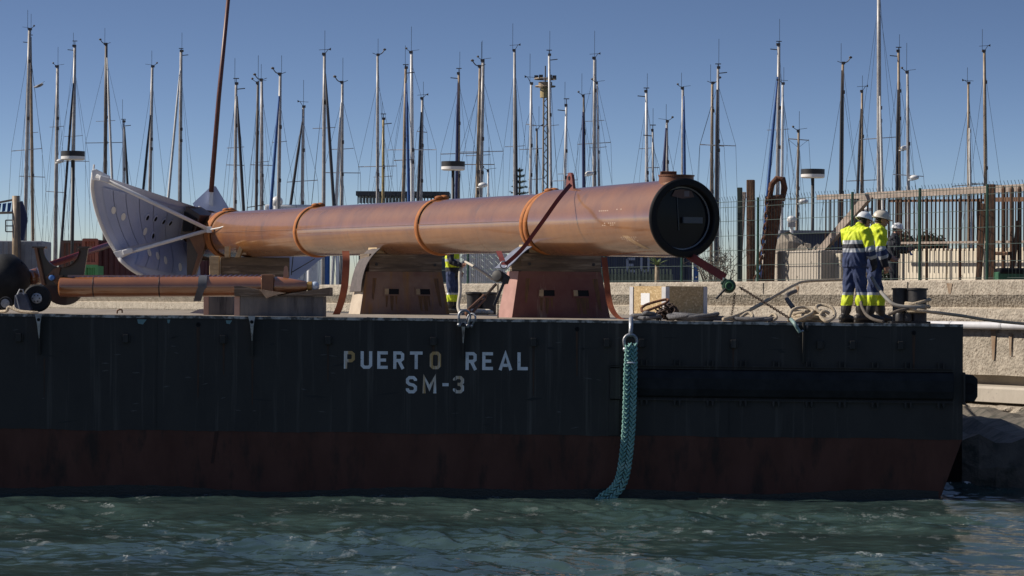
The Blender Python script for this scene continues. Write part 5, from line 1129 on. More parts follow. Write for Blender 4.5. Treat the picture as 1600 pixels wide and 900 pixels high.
# ------------------------------------------------------------------ concrete blocks on the quay
def qblock(px0, px1, ytop, o, dep, label, mat=conc_s):
    a, b_ = qpt(px0, ytop, o), qpt(px1, ytop, o); d = (b_ - a); d.z = 0; L_ = d.length; d.normalize(); n_ = V(-d.y, d.x, 0); n_ = n_ if n_.y > 0 else -n_
    t = thing('concrete_block', V((a.x + b_.x) / 2, (a.y + b_.y) / 2, LAND), label, 'concrete block', 'concrete blocks behind the fence')
    z1 = (a.z + b_.z) / 2
    MB().prism([V(a.x, a.y, LAND), V(b_.x, b_.y, LAND), V(b_.x, b_.y, z1), V(a.x, a.y, z1)], n_ * dep).build('block', mat, t, bevel=.03)
    for k in range(4):
        q = a.lerp(b_, .15 + .23 * k); MB().lathe(V(q.x, q.y, LAND + (z1 - LAND) * (.45 + .3 * (k % 2))) - n_ * .001, -n_, [(.028, 0), (.02, .002), (.001, -.01)], 10).build('tie_hole', black_m, t)
    return t
qblock(1190, 1283, 392, 1.6, 1.1, 'pale concrete block at the foot of the rusty anchor')
qblock(1286, 1314, 396, 2.0, .8, 'narrow cream concrete block under the slanting stair beam', M('cream_concrete', (.52, .47, .38), (.44, .39, .31), 2, .85))
qblock(1392, 1478, 389, 3.6, .8, 'long pale concrete block below the railing beside the person with the tablet', M('sand_concrete', (.62, .56, .46), (.52, .46, .37), 1.5, .85, bump=.2))
qblock(1480, 1640, 387, 3.6, .8, 'long pale concrete block below the railing behind the thick rusty post', MATS['sand_concrete'])
# ------------------------------------------------------------------ old anchor with its chain
an = thing('old_anchor', qpt(1205, 437, 1.3), 'big rusty old anchor shank with a heavy ring and hanging chain', 'anchor')
Yn = qpt(1205, 437, 1.3).y
def ap(x, y, dy=0): return P(x, y, Yn + dy)
MB().prism([ap(x, y) for x, y in ((1202, 315), (1222, 312), (1221, 330), (1212, 392), (1210, 440), (1190, 440), (1196, 390))], (0, .3, 0)).build('shank', rust_m, an, bevel=.02)
MB().tube([ap(1203, 308, .15), ap(1206, 288, .15), ap(1214, 279, .15), ap(1223, 280, .15), ap(1226, 294, .15), ap(1222, 314, .15)], [.07, .08, .085, .085, .08, .07], 10).build('shackle', rust_m, an, smooth=True)
MB().tube([ap(1196, 312, .1), ap(1226, 308, .1)], .09, 10).build('shackle_pin', rust_m, an, smooth=True)
cpts = bez([ap(1203, 300, -.05), ap(1200, 320, -.05), ap(1199, 345, -.05), ap(1195, 372, -.05), ap(1192, 395, -.05), ap(1186, 415, -.05), ap(1183, 438, -.05)], 10)
acc = [0]
for a, b_ in zip(cpts[:-1], cpts[1:]): acc.append(acc[-1] + (b_ - a).length)
for k, s_ in enumerate(np.arange(.08, acc[-1], .17)):
    i = min(int(np.searchsorted(acc, s_)), len(cpts) - 1); c = cpts[i]; d = (cpts[i] - cpts[i - 1]).normalized(); u = V(1, 0, 0) if k % 2 else V(.25, 1, 0); u = (u - d * u.dot(d)).normalized()
    MB().tube([c + d * (.13 * math.cos(q)) + u * (.075 * math.sin(q)) for q in np.linspace(0, 2 * math.pi, 14, endpoint=False)], .026, 6, closed=True).build('link', rust_m, an, smooth=True)
# rocks behind the block
for k, (px, py, w_, h_, lb) in enumerate(((1232, 371, 1.0, .5, 'dark rounded rock piled behind the concrete block by the anchor'), (1258, 385, .6, .3, 'pale flat rock behind the concrete block by the anchor'), (1280, 388, .5, .25, 'small grey rock behind the concrete block near the stair beam'))):
    c = qpt(px, py + 8, 3.2); mb = MB(); hh = c.z - LAND
    mb.ell(V(c.x, c.y, LAND + hh * .42), (w_ * .62, .6, hh * .75), n=14, m_=9); rg = np.random.RandomState(20 + k)
    mb.v = [tuple(V(p) + V(*(rg.uniform(-.06, .06, 3)))) for p in mb.v]
    tag(mb.build('rock', rock_m, None, origin=V(c.x, c.y, LAND)), lb, 'rock')
# ------------------------------------------------------------------ disc lamps
def lamp(px, yt, label):
    Y = 133.; c = P(px, yt, Y); t = thing('street_lamp', V(c.x, c.y, LAND), label, 'street lamp', 'disc lamps along the quay road'); r_ = 18.6 * Y / F
    MB().lathe(V(c.x, c.y, c.z), (0, 0, -1), [(.001, 0), (r_, .01), (r_, .25)], 28).build('cap', M('lamp_black', (.018, .018, .02), None, rough=.5), t, smooth=True, auto=40)
    MB().lathe(V(c.x, c.y, c.z - .25), (0, 0, -1), [(r_, 0), (r_ * 1.0, .13), (r_ * .9, .17), (.001, .175)], 28).build('diffuser', M('lamp_white', (.72, .7, .68), None, rough=.4), t, smooth=True, auto=40)
    MB().tube([V(c.x, c.y, LAND), V(c.x, c.y, c.z - .4)], .075, 12).build('pole', M('lamp_pole', (.03, .03, .034), None, rough=.5), t, smooth=True)
lamp(114, 236, 'disc topped street lamp beyond the fin, on the side of the cargo containers')
lamp(708, 252, 'disc topped street lamp rising above the middle of the big tube')
lamp(1270, 264, 'disc topped street lamp behind the concrete block and anchor')
# ------------------------------------------------------------------ sailing yachts: one thing per mast
mast_s = M('mast_silver', (.42, .41, .41), (.29, .27, .26), 3, .4); mast_t = M('mast_tan', (.34, .26, .18), (.22, .16, .11), 3, .5); mast_d = M('mast_dark', (.06, .05, .05), (.11, .09, .08), 3, .5)
mast_w = M('mast_white', (.66, .66, .67), (.55, .55, .56), 3, .4); mast_y = M('mast_ochre', (.42, .33, .15), (.3, .22, .1), 3, .5)
furl_c = {'blue': M('furl_blue', (.02, .09, .3), (.015, .06, .2), 4, .7), 'dark': M('furl_dark', (.022, .024, .035), None, rough=.7), 'white': M('furl_white', (.62, .62, .62), (.5, .5, .5), 4, .7), 'navy': M('furl_navy', (.02, .03, .1), None, rough=.7)}
wire_s = M('rigging_wire', (.1, .11, .13), None, rough=.4, metal=.5)
gel = M('gelcoat', (.7, .7, .7), (.62, .62, .63), 2, .3)
mm = {'s': mast_s, 't': mast_t, 'd': mast_d, 'w': mast_w, 'y': mast_y}; mword = {'s': 'silver', 't': 'tan', 'd': 'dark', 'w': 'white', 'y': 'ochre'}
# (px top, y top, px at y=420, width px, colour, spreaders [(y, half-span px)], furl (colour, top y, px at y=420 or None))
YA = [(46, 46, 38, 6, 's', [(234, 24)], None), (47.5, 60, 52, 5, 't', [(276, 20)], None), (90, 104, 86, 6, 's', [(300, 16)], None), (117, 72, 112, 6, 's', [(252, 25)], ('dark', 130, 93)),
 (166, 69, 163, 6, 'd', [(223, 31)], ('white', 90, 181)), (193, 190, 195, 5, 'w', [], ('dark', 198, 206)), (238, 104, 232, 5.5, 's', [], ('dark', 180, 212)), (283, 80, 280, 6, 's', [], ('white', 110, 253)),
 (369, 131, 366, 5.5, 's', [(258, 14)], ('dark', 150, 386)), (403, 130, 399, 5, 'd', [(322, 14)], None), (409, 125, 409, 5.5, 's', [(258, 18)], None), (438, 116, 434, 6, 's', [], ('blue', 150, 416)),
 (474, 167, 471, 5.5, 's', [(283, 24)], ('dark', 190, 440)), (507, 85, 505, 6, 's', [(330, 20)], ('dark', 115, 528)), (535, 129, 533, 5.5, 's', [(270, 29)], ('white', 160, 520)),
 (590, 86, 590, 5, 's', [(260, 30)], None), (599, 186, 598, 5, 'y', [], None), (634, 106, 628, 5.5, 't', [(250, 16)], ('blue', 130, 641)), (643, 82, 645, 6, 'w', [(234, 38)], None), (660, 154, 656, 5.5, 's', [(206, 8)], ('dark', 175, 649)),
 (717, 115, 716, 5, 't', [(240, 28)], ('navy', 130, 711)), (750, 104, 743, 5.5, 't', [(257, 26)], None), (755, 95, 749, 6.5, 's', [(237, 34)], None), (763, 267, 763, 4, 'w', [], None), (804, 79, 805, 5.5, 's', [], ('dark', 140, 808)),
 (830, 131, 828, 5, 'w', [(195, 8)], None), (839, 203, 838, 4, 'd', [], None), (858, 86, 862, 5, 'w', [(300, 12)], None), (885, 165, 880, 5, 'w', [(282, 20)], None), (912, 150, 914, 4.5, 'd', [], ('navy', 175, 913)),
 (929, 91, 928, 6, 's', [(224, 26)], None), (933, 130, 938, 4, 'w', [], None), (1010, 143, 1011, 5.5, 'w', [], None), (1020, 204, 1021, 4, 's', [(262, 10)], None), (1042, 190, 1043, 5, 's', [], ('navy', 200, 1029)),
 (1067, 138, 1066, 5.5, 's', [], ('blue', 150, 1071)), (1113, 130, 1111, 5.5, 't', [(227, 19)], None), (1122, 106, 1121, 5.5, 's', [(227, 28)], ('dark', 140, 1118)), (1217, 70, 1214, 6.5, 's', [], ('blue', 120, 1189)), (1223, 131, 1221, 5, 'w', [], None),
 (1248, 205, 1244, 5, 't', [(218, 16)], None), (1317, 99, 1314, 5.5, 't', [], ('dark', 110, 1312)), (1347, 143, 1346, 5, 't', [(282, 24)], ('dark', 170, 1335)), (1373, -30, 1374, 7.5, 's', [(216, 30)], ('white', 150, 1382)), (1404, 80, 1406, 5.5, 't', [], ('dark', 140, 1400)),
 (1418, 113, 1420, 5.5, 's', [(274, 24)], None), (1513, 130, 1514, 5, 't', [(289, 26)], ('white', 200, 1518)), (1538, 80, 1541, 6, 't', [(288, 24)], None)]
ONES = 'first second third fourth fifth sixth seventh eighth ninth tenth eleventh twelfth thirteenth fourteenth fifteenth sixteenth seventeenth eighteenth nineteenth'.split()
TENS = {2: 'twenty', 3: 'thirty', 4: 'forty', 5: 'fifty'}
def ordn(i):
    if i < 20: return ONES[i - 1]
    t, u = divmod(i, 10); return TENS[t] + ('-' + ONES[u - 1] if u else 'th').replace('yth', 'ieth') if u else TENS[t][:-1] + 'ieth'
rgy = np.random.RandomState(11)
order = sorted(range(len(YA)), key=lambda i: YA[i][0])
for rank, i in enumerate(order):
    pt_, yt, pb, wpx, colr, spr, furl = YA[i]
    Y = (188 if pt_ < 360 else 158) + rgy.uniform(-5, 14)
    top = P(pt_, yt, Y); lowp = P(pb, 420, Y); k = (top.z - .9) / (top.z - lowp.z); foot = top + (lowp - top) * k
    feat = ('%s furled sail' % {'dark': 'black', 'navy': 'navy', 'blue': 'blue', 'white': 'white'}[furl[0]]) if furl else ('spreaders and no furled sail' if spr else 'bare thin rigging')
    t = thing('sailing_yacht', V(foot.x, foot.y, 0), 'yacht with %s mast and %s, %s mast from the left' % (mword[colr], feat, ordn(rank + 1)), 'sailing yacht', 'yachts moored in the marina')
    r_ = wpx * Y / F / 2
    ms = MB().tube([foot, foot.lerp(top, .5), foot.lerp(top, .8), top], [r_, r_, r_ * .92, r_ * .72], 10).build('mast', mm[colr], t, smooth=True)
    # hull, low behind the quay
    L_ = 5.2; hw = 1.5; rows = []
    for a in np.linspace(-1, 1, 11):
        wdt = hw * max(.02, (1 - max(0, a) ** 2.2)) * (1 if a > -.9 else .85); sheer = .95 + .25 * a * a
        rows.append([V(foot.x + wdt * s_, foot.y + a * L_, z) for s_, z in ((-1, sheer), (-.9, .3), (-.4, -.2), (0, -.35), (.4, -.2), (.9, .3), (1, sheer), (0, sheer + .08), (-1, sheer))])
    hl = MB().grid(rows).build('hull', gel, t, smooth=True, auto=40)
    MB().box(V(foot.x, foot.y - .8, 1.25), (1.7, 3.2, .55), taper=(.75, .8)).build('coachroof', gel, t, bevel=.05)
    MB().tube([V(foot.x, foot.y, 2.1), V(foot.x, foot.y - 3.6, 2.0)], .07, 8).build('boom', mm[colr], t, smooth=True)
    # masthead gear
    an_ = MB(); dx = rgy.uniform(-.3, .3); an_.beam(top + V(dx * .4, 0, 0), top + V(dx * .4, 0, rgy.uniform(.9, 1.7)), .022, .022)
    an_.build('antenna', wire_s, t)
    gx = rgy.choice([-1, 1]); g = MB(); hh = rgy.uniform(.15, .4); ty = rgy.randint(4)
    if ty == 0: g.beam(top, top + V(-.2 * gx, 0, hh), .03, .03); g.beam(top + V(-.35 * gx, 0, hh + .02), top + V(.3 * gx, 0, hh - .03), .022, .022); g.prism([top + V(-.35 * gx, 0, hh - .05), top + V(-.2 * gx, 0, hh), top + V(-.35 * gx, 0, hh + .1)], (0, .02, 0))
    elif ty == 1: g.tube(bez([top, top + V(.25 * gx, 0, .1), top + V(.4 * gx, 0, .3)], 4), .03, 5); g.ell(top + V(.42 * gx, 0, .33), (.1, .06, .07), n=8, m_=4); g.beam(top, top + V(-.3 * gx, 0, .12), .03, .03)
    elif ty == 2: g.beam(top, top + V(0, 0, hh), .04, .04); g.beam(top + V(-.16, 0, hh), top + V(.16, 0, hh), .05, .05); g.beam(top + V(.05, 0, -.3), top + V(.5 * gx, 0, -.25), .04, .05)
    else: g.beam(top, top + V(.3 * gx, 0, .2), .03, .03); g.ell(top + V(.3 * gx, 0, .24), (.07, .07, .06), n=8, m_=4); g.beam(top + V(.0, 0, .1), top + V(-.45 * gx, 0, .16), .02, .02)
    g.build('wind_vane', mast_d, t)
    g = MB(); g.box(top + V(r_ * .3 * gx, 0, .02), (r_ * 1.9, r_ * 1.6, .14)); g.build('masthead', mast_d, t)
    for f_ in rgy.uniform(.1, .5, 2):
        q = top.lerp(foot, f_); MB().box(q + V(r_ * .6, -r_ * .6, 0), (r_ * 1.2, r_ * 1.2, .2)).build('fitting', mast_d, ms)
    zr = top.z - rgy.uniform(.6, 1.6); hd_ = top.lerp(foot, (top.z - zr) / (top.z - foot.z))
    sw = 1.25
    for (ys_, half) in spr:
        q = P(pt_ + (pb - pt_) * (ys_ - yt) / (420 - yt), ys_, Y); hw_ = half * Y / F
        ti = rgy.uniform(-.06, .1); MB().tube([q - V(hw_, 0, ti), q, q + V(hw_, 0, ti)], .026, 6).build('spreader', mm[colr] if colr != 'y' else mast_s, ms)
        sw = max(sw, min(1.6, hw_))
    if rgy.rand() < .4 and top.z > 11:
        q = top.lerp(foot, rgy.uniform(.22, .34)); hw_ = rgy.uniform(.4, .7); MB().tube([q - V(hw_, 0, .02), q, q + V(hw_, 0, .05)], .02, 6).build('upper_spreader', mast_s, ms)
    if rgy.rand() < .16:
        q = top.lerp(foot, rgy.uniform(.3, .5)); MB().ell(q + V(.3, -.25, 0), (.26, .26, .14), n=14, m_=8).box(q + V(.12, -.12, -.14), (.3, .2, .05)).build('radar_dome', gel, t, smooth=True)
    sh_m = MB()
    for _ in range(rgy.randint(1, 4)):
        hx = rgy.uniform(-.35, .35); sh_m.beam(top.lerp(foot, rgy.uniform(.02, .3)), V(foot.x + hx, foot.y - .3, 2.0), .02, .02)
    for sg_ in (-1, 1):
        tipx = (spr[0][1] * Y / F) if spr else 1.1
        spz = P(pt_, spr[0][0], Y).z if spr else foot.z + (hd_.z - foot.z) * .5
        spc = foot.lerp(top, (spz - foot.z) / (top.z - foot.z))
        sh_m.beam(hd_, spc + V(sg_ * tipx, 0, 0), .016, .016); sh_m.beam(spc + V(sg_ * tipx, 0, 0), V(foot.x + sg_ * 1.35, foot.y, 1.1), .016, .016)
        sh_m.beam(spc, V(foot.x + sg_ * 1.3, foot.y + .4, 1.1), .014, .014)
    bkx = rgy.uniform(-1.6, 1.6)
    sh_m.beam(top, V(foot.x + bkx, foot.y - 5, 1.2), .014, .014); sh_m.beam(hd_, V(foot.x - bkx * 1.2, foot.y + 5, 1.2), .014, .014)
    sh_m.build('rigging', wire_s, t)
    if furl:
        q0 = P(pt_ + (pb - pt_) * (furl[1] - yt) / (420 - yt) + (1.5 if furl[2] > pb else -1.5), furl[1], Y - .4); q1 = P(furl[2], 420, Y - .6); q2 = q0 + (q1 - q0) * ((q0.z - 1.3) / (q0.z - q1.z))
        MB().tube([q0, q0.lerp(q2, .15), q0.lerp(q2, .75), q2], [.04, .08, .1, .07], 8).build('furled_sail', furl_c[furl[0]], t, smooth=True)
# ------------------------------------------------------------------ port light tower
lt = thing('light_tower', V(PX(851, 230), 230, LAND), 'lattice floodlight tower with a round platform standing among the masts', 'light tower')
Yt = 230.
for dx, dy in ((-4, -.3), (4, -.3), (4, .3), (-4, .3)):
    MB().tube([V(PX(851 + dx, Yt), Yt + dy, 0), V(PX(851 + dx * .8, Yt), Yt + dy, P(851, 140, Yt).z)], .07, 6).build('leg', mast_t, lt)
g = MB(); zz = np.linspace(LAND, P(851, 142, Yt).z, 34)
for a, b_, k in zip(zz[:-1], zz[1:], range(99)):
    g.beam(V(PX(847 if k % 2 else 855, Yt), Yt - .3, a), V(PX(855 if k % 2 else 847, Yt), Yt - .3, b_), .06, .06)
stuff(g.build('lattice', mast_t, lt))
cpl = P(852, 138, Yt)
MB().lathe(V(cpl.x, Yt, cpl.z), (0, 0, 1), [(.3, 0), (.55, .05), (.55, .5), (.3, .5)], 16, cap=True).build('cage_base', mast_t, lt)
MB().lathe(V(cpl.x, Yt, cpl.z), (0, 0, 1), [(.42, -.75), (.42, 0)], 14, cap=True).build('drum', mast_y, lt)
MB().torus(V(cpl.x, Yt, cpl.z + .15), (0, 0, 1), .78, .06, 20, 6).torus(V(cpl.x, Yt, cpl.z + .75), (0, 0, 1), .85, .06, 20, 6).build('handrail', mast_t, lt)
for a in np.linspace(0, 2 * math.pi, 7)[:-1]: MB().box(V(cpl.x + .72 * math.cos(a), Yt + .72 * math.sin(a), cpl.z + .9), (.32, .3, .26)).build('floodlight', mast_d, lt)
MB().tube([V(cpl.x, Yt, cpl.z + .5), V(cpl.x, Yt, cpl.z + 1.8)], .05, 6).build('spike', mast_d, lt)
# ------------------------------------------------------------------ things on the far quay
def container(px0, px1, ytop, Y, label, mat, text=None, z0=LAND, h=None, dep=2.4):
    a, b_ = P(px0, ytop, Y), P(px1, ytop, Y); z1 = a.z; w_ = b_.x - a.x
    t = thing('cargo_container', V((a.x + b_.x) / 2, Y + dep / 2, z0), label, 'container', 'cargo containers')
    n_ = max(4, int(w_ / .28)); pts = []
    for i in range(n_ * 4 + 1):
        k = i % 4; x = a.x + w_ * i / (n_ * 4); pts.append((x, 0 if k in (0, 1) else .05))
    MB().grid([[V(x, Y + d, z0 + .15) for x, d in pts], [V(x, Y + d, z1 - .12) for x, d in pts]]).build('corrugated_wall', mat, t)
    MB().box(V((a.x + b_.x) / 2, Y + dep / 2 + .06, (z0 + z1) / 2), (w_ - .02, dep - .1, z1 - z0 - .06)).build('box', mat, t)
    for z in (z0 + .075, z1 - .06): MB().box(V((a.x + b_.x) / 2, Y - .01, z), (w_ + .04, .12, .15)).build('rail', mat, t)
    for x in (a.x, b_.x): MB().box(V(x, Y - .012, (z0 + z1) / 2), (.14, .12, z1 - z0)).build('corner_post', mat, t)
    if text:
        for ch, px in text:
            H_ = .52; x0 = PX(px, Y); zt = P(px, 414, Y).z - H_ / 2; g = GL[ch]; mb = MB()
            for st2 in g[1]:
                for (p0, p1) in zip(st2[:-1], st2[1:]): mb.beam(V(x0 + p0[0] * H_, Y - .03, zt + p0[1] * H_), V(x0 + p1[0] * H_, Y - .03, zt + p1[1] * H_), .02, .09, up=(0, 0, 1) if abs(p1[0] - p0[0]) > abs(p1[1] - p0[1]) else (1, 0, 0))
            mb.build('letter', M('container_letter', (.2, .24, .34), None), t)
    return t
c_red = M('container_red', (.42, .13, .08), (.34, .1, .065), 2, .6); c_mar = M('container_maroon', (.12, .035, .035), (.09, .028, .028), 2, .6); c_grn = M('container_green', (.12, .36, .13), (.09, .28, .1), 2, .6)
c_brn = M('container_brown', (.13, .09, .07), (.09, .06, .05), 2, .6); c_blu = M('container_navy', (.012, .02, .055), (.018, .028, .07), 2, .6); c_gry = M('container_grey', (.2, .22, .25), (.16, .17, .2), 2, .6)
Yc = 143
container(133, 151, 414, Yc - 4, 'bright green cargo container below the orange red one', c_grn)
container(131, 151, 373, Yc, 'orange red cargo container on top of the pile left of the fin', c_red, z0=P(140, 414, Yc).z)
container(131, 151, 414, Yc + .3, 'dark brown container under the orange red one, behind the green one', c_brn)
container(153, 215, 376, Yc + 1, 'maroon cargo container partly behind the curved fin', c_mar)
container(98, 129, 376, Yc + 2, 'dark brown cargo container behind the left street lamp', c_brn)
container(216, 330, 384, Yc + 3, 'second maroon container hidden mostly by the fin', c_mar)
container(858, 1078, 385, 101, 'navy blue cargo container with pale letters seen below the big tube', c_blu, text=[('E', 978), ('U', 1000)])
gs = M('pale_hedge', (.22, .26, .2), (.14, .17, .13), 8, .9)
# green base strip with white picket rail in front of the blue container
pk = thing('picket_rail', V(PX(975, 92), 92, LAND), 'low grey green picket rail in front of the navy container', 'rail')
a_ = P(940, 428, 92); b2_ = P(1052, 428, 92)
MB().box(V((a_.x + b2_.x) / 2, 92.1, (LAND + a_.z) / 2), (b2_.x - a_.x, .1, a_.z - LAND)).build('board', M('grey_green_board', (.16, .2, .18), (.12, .15, .14), 3, .8), pk)
for x in np.arange(a_.x, b2_.x, .11): MB().box(V(x, 92.0, (LAND + a_.z) / 2 + .12), (.06, .03, a_.z - LAND + .1)).build('picket', MATS['pale_hedge'], pk)
# grey work boat with a brown mast frame at the frame edge
wb = thing('work_boat', V(PX(20, 150), 150, 0), 'grey work boat cabin with a rusty mast frame and blue flags at the frame edge', 'work boat')
a_, b2_ = P(-30, 376, 150), P(66, 376, 150)
MB().box(V((a_.x + b2_.x) / 2, 151.5, (a_.z + 1) / 2), (b2_.x - a_.x, 3, a_.z - 1)).build('cabin', M('boat_grey', (.25, .27, .31), (.2, .21, .25), 2, .6), wb, bevel=.05)
for px in np.arange(-24, 66, 9): MB().box(V(PX(px, 150), 149.97, a_.z - .9), (.05, .06, 1.7)).build('cabin_rib', MATS['boat_grey'], wb)
MB().box(V((a_.x + b2_.x) / 2, 151.5, 1.0), (b2_.x - a_.x + 3, 4, 2.1), taper=(1.1, 1.1)).build('hull', M('boat_dark', (.03, .035, .05), None), wb)
MB().tube([P(25, 440, 149.6), P(25, 306, 149.6)], .2, 10).build('mast_post', mast_t, wb, smooth=True)
MB().tube([P(31, 440, 149.5), P(29, 316, 149.5)], .09, 8).build('second_post', mast_d, wb)
MB().beam(P(-10, 318, 149.6), P(27, 311, 149.6), .1, .1).beam(P(-10, 333, 149.6), P(27, 332, 149.6), .1, .12).build('yard', mast_t, wb)
for k, px in enumerate((-4, 4, 12, 19)): MB().prism([P(px, 319 - k * .8, 149.5), P(px + 6, 318 - k * .8, 149.5), P(px + 4, 330, 149.5), P(px - 1, 331, 149.5)], (0, .02, 0)).build('flag', furl_c['blue'], wb)
for (x0, x1, y0, y1) in ((9, 24, 344, 362), ):
    for p, q in (((x0, y0), (x1, y0)), ((x1, y0), (x1, y1)), ((x1, y1), (x0, y1)), ((x0, y1), (x0, y0)), ((x0, 353), (x1, 353))): MB().beam(P(p[0], p[1], 149.5), P(q[0], q[1], 149.5), .06, .06).build('ladder_frame', mast_d, wb)
MB().prism([P(x, y, 150.2) for x, y in ((28, 316), (34, 314), (41, 335), (42, 345), (36, 376), (30, 376))], (0, .3, 0)).build('furled_canvas', furl_c['navy'], wb)
# dark roofed hall far behind
hall = thing('pavilion', V(PX(628, 235), 240, LAND), 'far flat dark roofed pavilion with white panels above the tube', 'pavilion')
a_, b2_ = P(556, 300, 235), P(702, 300, 235); z0 = P(600, 318, 235).z
MB().box(V((a_.x + b2_.x) / 2, 238, a_.z - .1), (b2_.x - a_.x, 6, .35)).build('roof', mast_d, hall)
MB().box(V((a_.x + b2_.x) / 2, 239, (LAND + z0) / 2), (b2_.x - a_.x - .3, 4, z0 - LAND)).build('wall', M('hall_wall', (.12, .12, .13), (.09, .09, .1), 2, .7), hall)
rgp = np.random.RandomState(2)
for px in np.arange(558, 702, 5.2):
    MB().box(V(PX(px, 235), 235.6, (z0 + a_.z) / 2), (.1, .1, a_.z - z0)).build('column', mast_d, hall)
    if px < 640 and rgp.rand() < .75: MB().box(V(PX(px + 2.6, 235), 236.5, z0 + (a_.z - z0) * .38), (.18, .1, (a_.z - z0) * .6)).build('panel', gel, hall)
# white motor yacht
my = thing('motor_yacht', V(PX(425, 160), 160, 0), 'white motor yacht flybridge with a round radar dome above the tube', 'motor yacht')
a_, b2_ = P(411, 319, 160), P(450, 319, 160)
MB().box(V((a_.x + b2_.x) / 2 + .8, 162, (a_.z + .5) / 2), (b2_.x - a_.x + 2, 4, a_.z - .5), taper=(.85, .8)).build('superstructure', gel, my, bevel=.1)
MB().box(V((a_.x + b2_.x) / 2 + .8, 162, .6), (b2_.x - a_.x + 3, 5, 1.8), taper=(1.1, 1.1)).build('hull', gel, my, bevel=.1)
MB().ell(P(433, 315, 159.5), (.32, .32, .3), n=16, m_=10).build('radar_dome', gel, my, smooth=True)
MB().lathe(P(433, 322, 159.5), (0, 0, 1), [(.2, -.2), (.2, .2)], 14, cap=True).build('dome_base', gel, my)
# navy shed and radar dome right of the anchor
sh2 = thing('navy_shed', V(PX(1283, 120), 122, LAND), 'low dark blue shed behind the concrete block and disc lamp', 'shed')
a_, b2_ = P(1224, 364, 120), P(1342, 364, 120)
MB().box(V((a_.x + b2_.x) / 2, 122, (LAND + a_.z) / 2), (b2_.x - a_.x, 4, a_.z - LAND)).build('wall', c_blu, sh2)
MB().box(V((a_.x + b2_.x) / 2, 121.9, a_.z + .05), (b2_.x - a_.x + .3, 4.4, .12)).build('roof', c_gry, sh2)
rd = thing('radar_pedestal', V(PX(1237, 118), 118, LAND), 'small white radar dome on a thin pedestal by the navy shed', 'radar')
q = P(1237, 343, 118); MB().ell(q, (.2, .2, .16), n=16, m_=8).build('dome', gel, rd, smooth=True); MB().tube([V(q.x, 118, LAND), q], .07, 8).build('pedestal', gel, rd)
MB().box(q - V(0, 0, .22), (.3, .3, .18)).build('base', mast_s, rd)
# white slatted gangway panel under the tube
gw = thing('slatted_panel', V(PX(757, 96), 96, LAND), 'white gangway panel of slanting slats seen under the tube behind the hoist', 'panel')
for px in (726, 734, 744, 757, 772, 787): MB().beam(V(PX(px, 95.9), 95.9, LAND), V(PX(px, 95.9), 95.9, P(px, 380, 96).z), .07, .07).build('upright', mast_w, gw)
for k in range(16):
    x0, y0 = 722 + (k - 6) * 9.5, 380; x1, y1 = x0 + 62, 442
    if x0 < 722: y0 += 722 - x0; x0 = 722
    if x1 > 792: y1 -= x1 - 792; x1 = 792
    if x1 - x0 < 4: continue
    MB().beam(P(x0, y0, 96.05), P(x1, y1, 96.05), .05, .13).build('slat', mast_w, gw)
MB().box(V(PX(757, 96.2), 96.25, P(757, 438, 96).z), (PX(795, 96) - PX(718, 96), .1, .2)).build('sill', mast_w, gw)
# small mooring posts seen through the gap under the tube
for k, (px, cl, lb) in enumerate(((484, mast_w, 'white pontoon pile left of the hanging brown sling'), (512, furl_c['blue'], 'blue wrapped pontoon pile beside the hanging brown sling'), (528, mast_w, 'thin white pontoon pile at the hanging brown sling'), (987, mast_w, 'thin pale pontoon pile before the navy container'), (1063, mast_w, 'thick white pontoon pile right of the small palm'), (1088, furl_c['blue'], 'blue pontoon pile below the open tube end'))):
    Y = 138. if px > 900 else 146.; q = P(px, 330, Y); tag(MB().tube([V(q.x, Y, 0), V(q.x, Y, q.z)], .13 if k not in (2, 3) else .08, 10).build('pontoon_pile', cl, None, smooth=True, origin=V(q.x, Y, 0)), lb, 'pile')
# ------------------------------------------------------------------ plants
leaf_m = M('leaf', (.035, .06, .025), (.02, .038, .016), 3, .7); leaf_p = M('palm_leaf', (.14, .19, .06), (.09, .12, .04), 5, .6); bark = M('bark', (.12, .085, .06), (.07, .05, .035), 5, .9, bump=.5); dry = M('dry_twig', (.17, .14, .11), (.1, .085, .07), 4, .9)
def leaves(c, rad, n_, size, mat, name, parent, rg):
    mb = MB()
    for _ in range(n_):
        d = V(*rg.normal(size=3)).normalized() * rg.uniform(.35, 1) ** .6; p = V(c) + V(d.x * rad[0], d.y * rad[1], d.z * rad[2]) * rg.uniform(.75, 1.1)
        u = V(*rg.normal(size=3)).normalized() * size; v = u.orthogonal().normalized() * size * .5; mb.add([p - u, p - v, p + u, p + v], [(0, 1, 2, 3)])
    return mb.build(name, mat, parent)
def tree(px, ytop, Y, w_, label, seed):
    rg = np.random.RandomState(seed); top = P(px, ytop, Y); t = thing('tree', V(top.x, Y, LAND), label, 'tree', 'dark trees behind the railing'); h = top.z - LAND
    mb = MB().tube([V(top.x, Y, LAND), V(top.x + .05, Y, LAND + h * .4), V(top.x, Y, LAND + h * .8)], [.14, .1, .04], 8)
    for k in range(6):
        a = rg.uniform(0, 6.28); b0 = V(top.x, Y, LAND + h * rg.uniform(.3, .6)); mb.tube([b0, b0 + V(math.cos(a) * w_ * .6, math.sin(a) * w_ * .6, h * .3)], [.05, .015], 6)
    mb.build('trunk', bark, t, smooth=True)
    cr = MB()
    for k in range(14):
        c = V(top.x + rg.uniform(-.75, .75) * w_, Y + rg.uniform(-.7, .7) * w_, LAND + h * rg.uniform(.25, .88))
        for _ in range(150):
            d = V(*rg.normal(size=3)).normalized() * rg.uniform(.2, 1) * w_ * .42; p = c + d; u = V(*rg.normal(size=3)).normalized() * .13; v = u.orthogonal().normalized() * .06; cr.add([p - u, p - v, p + u, p + v], [(0, 1, 2, 3)])
    cr.build('crown', leaf_m, t)
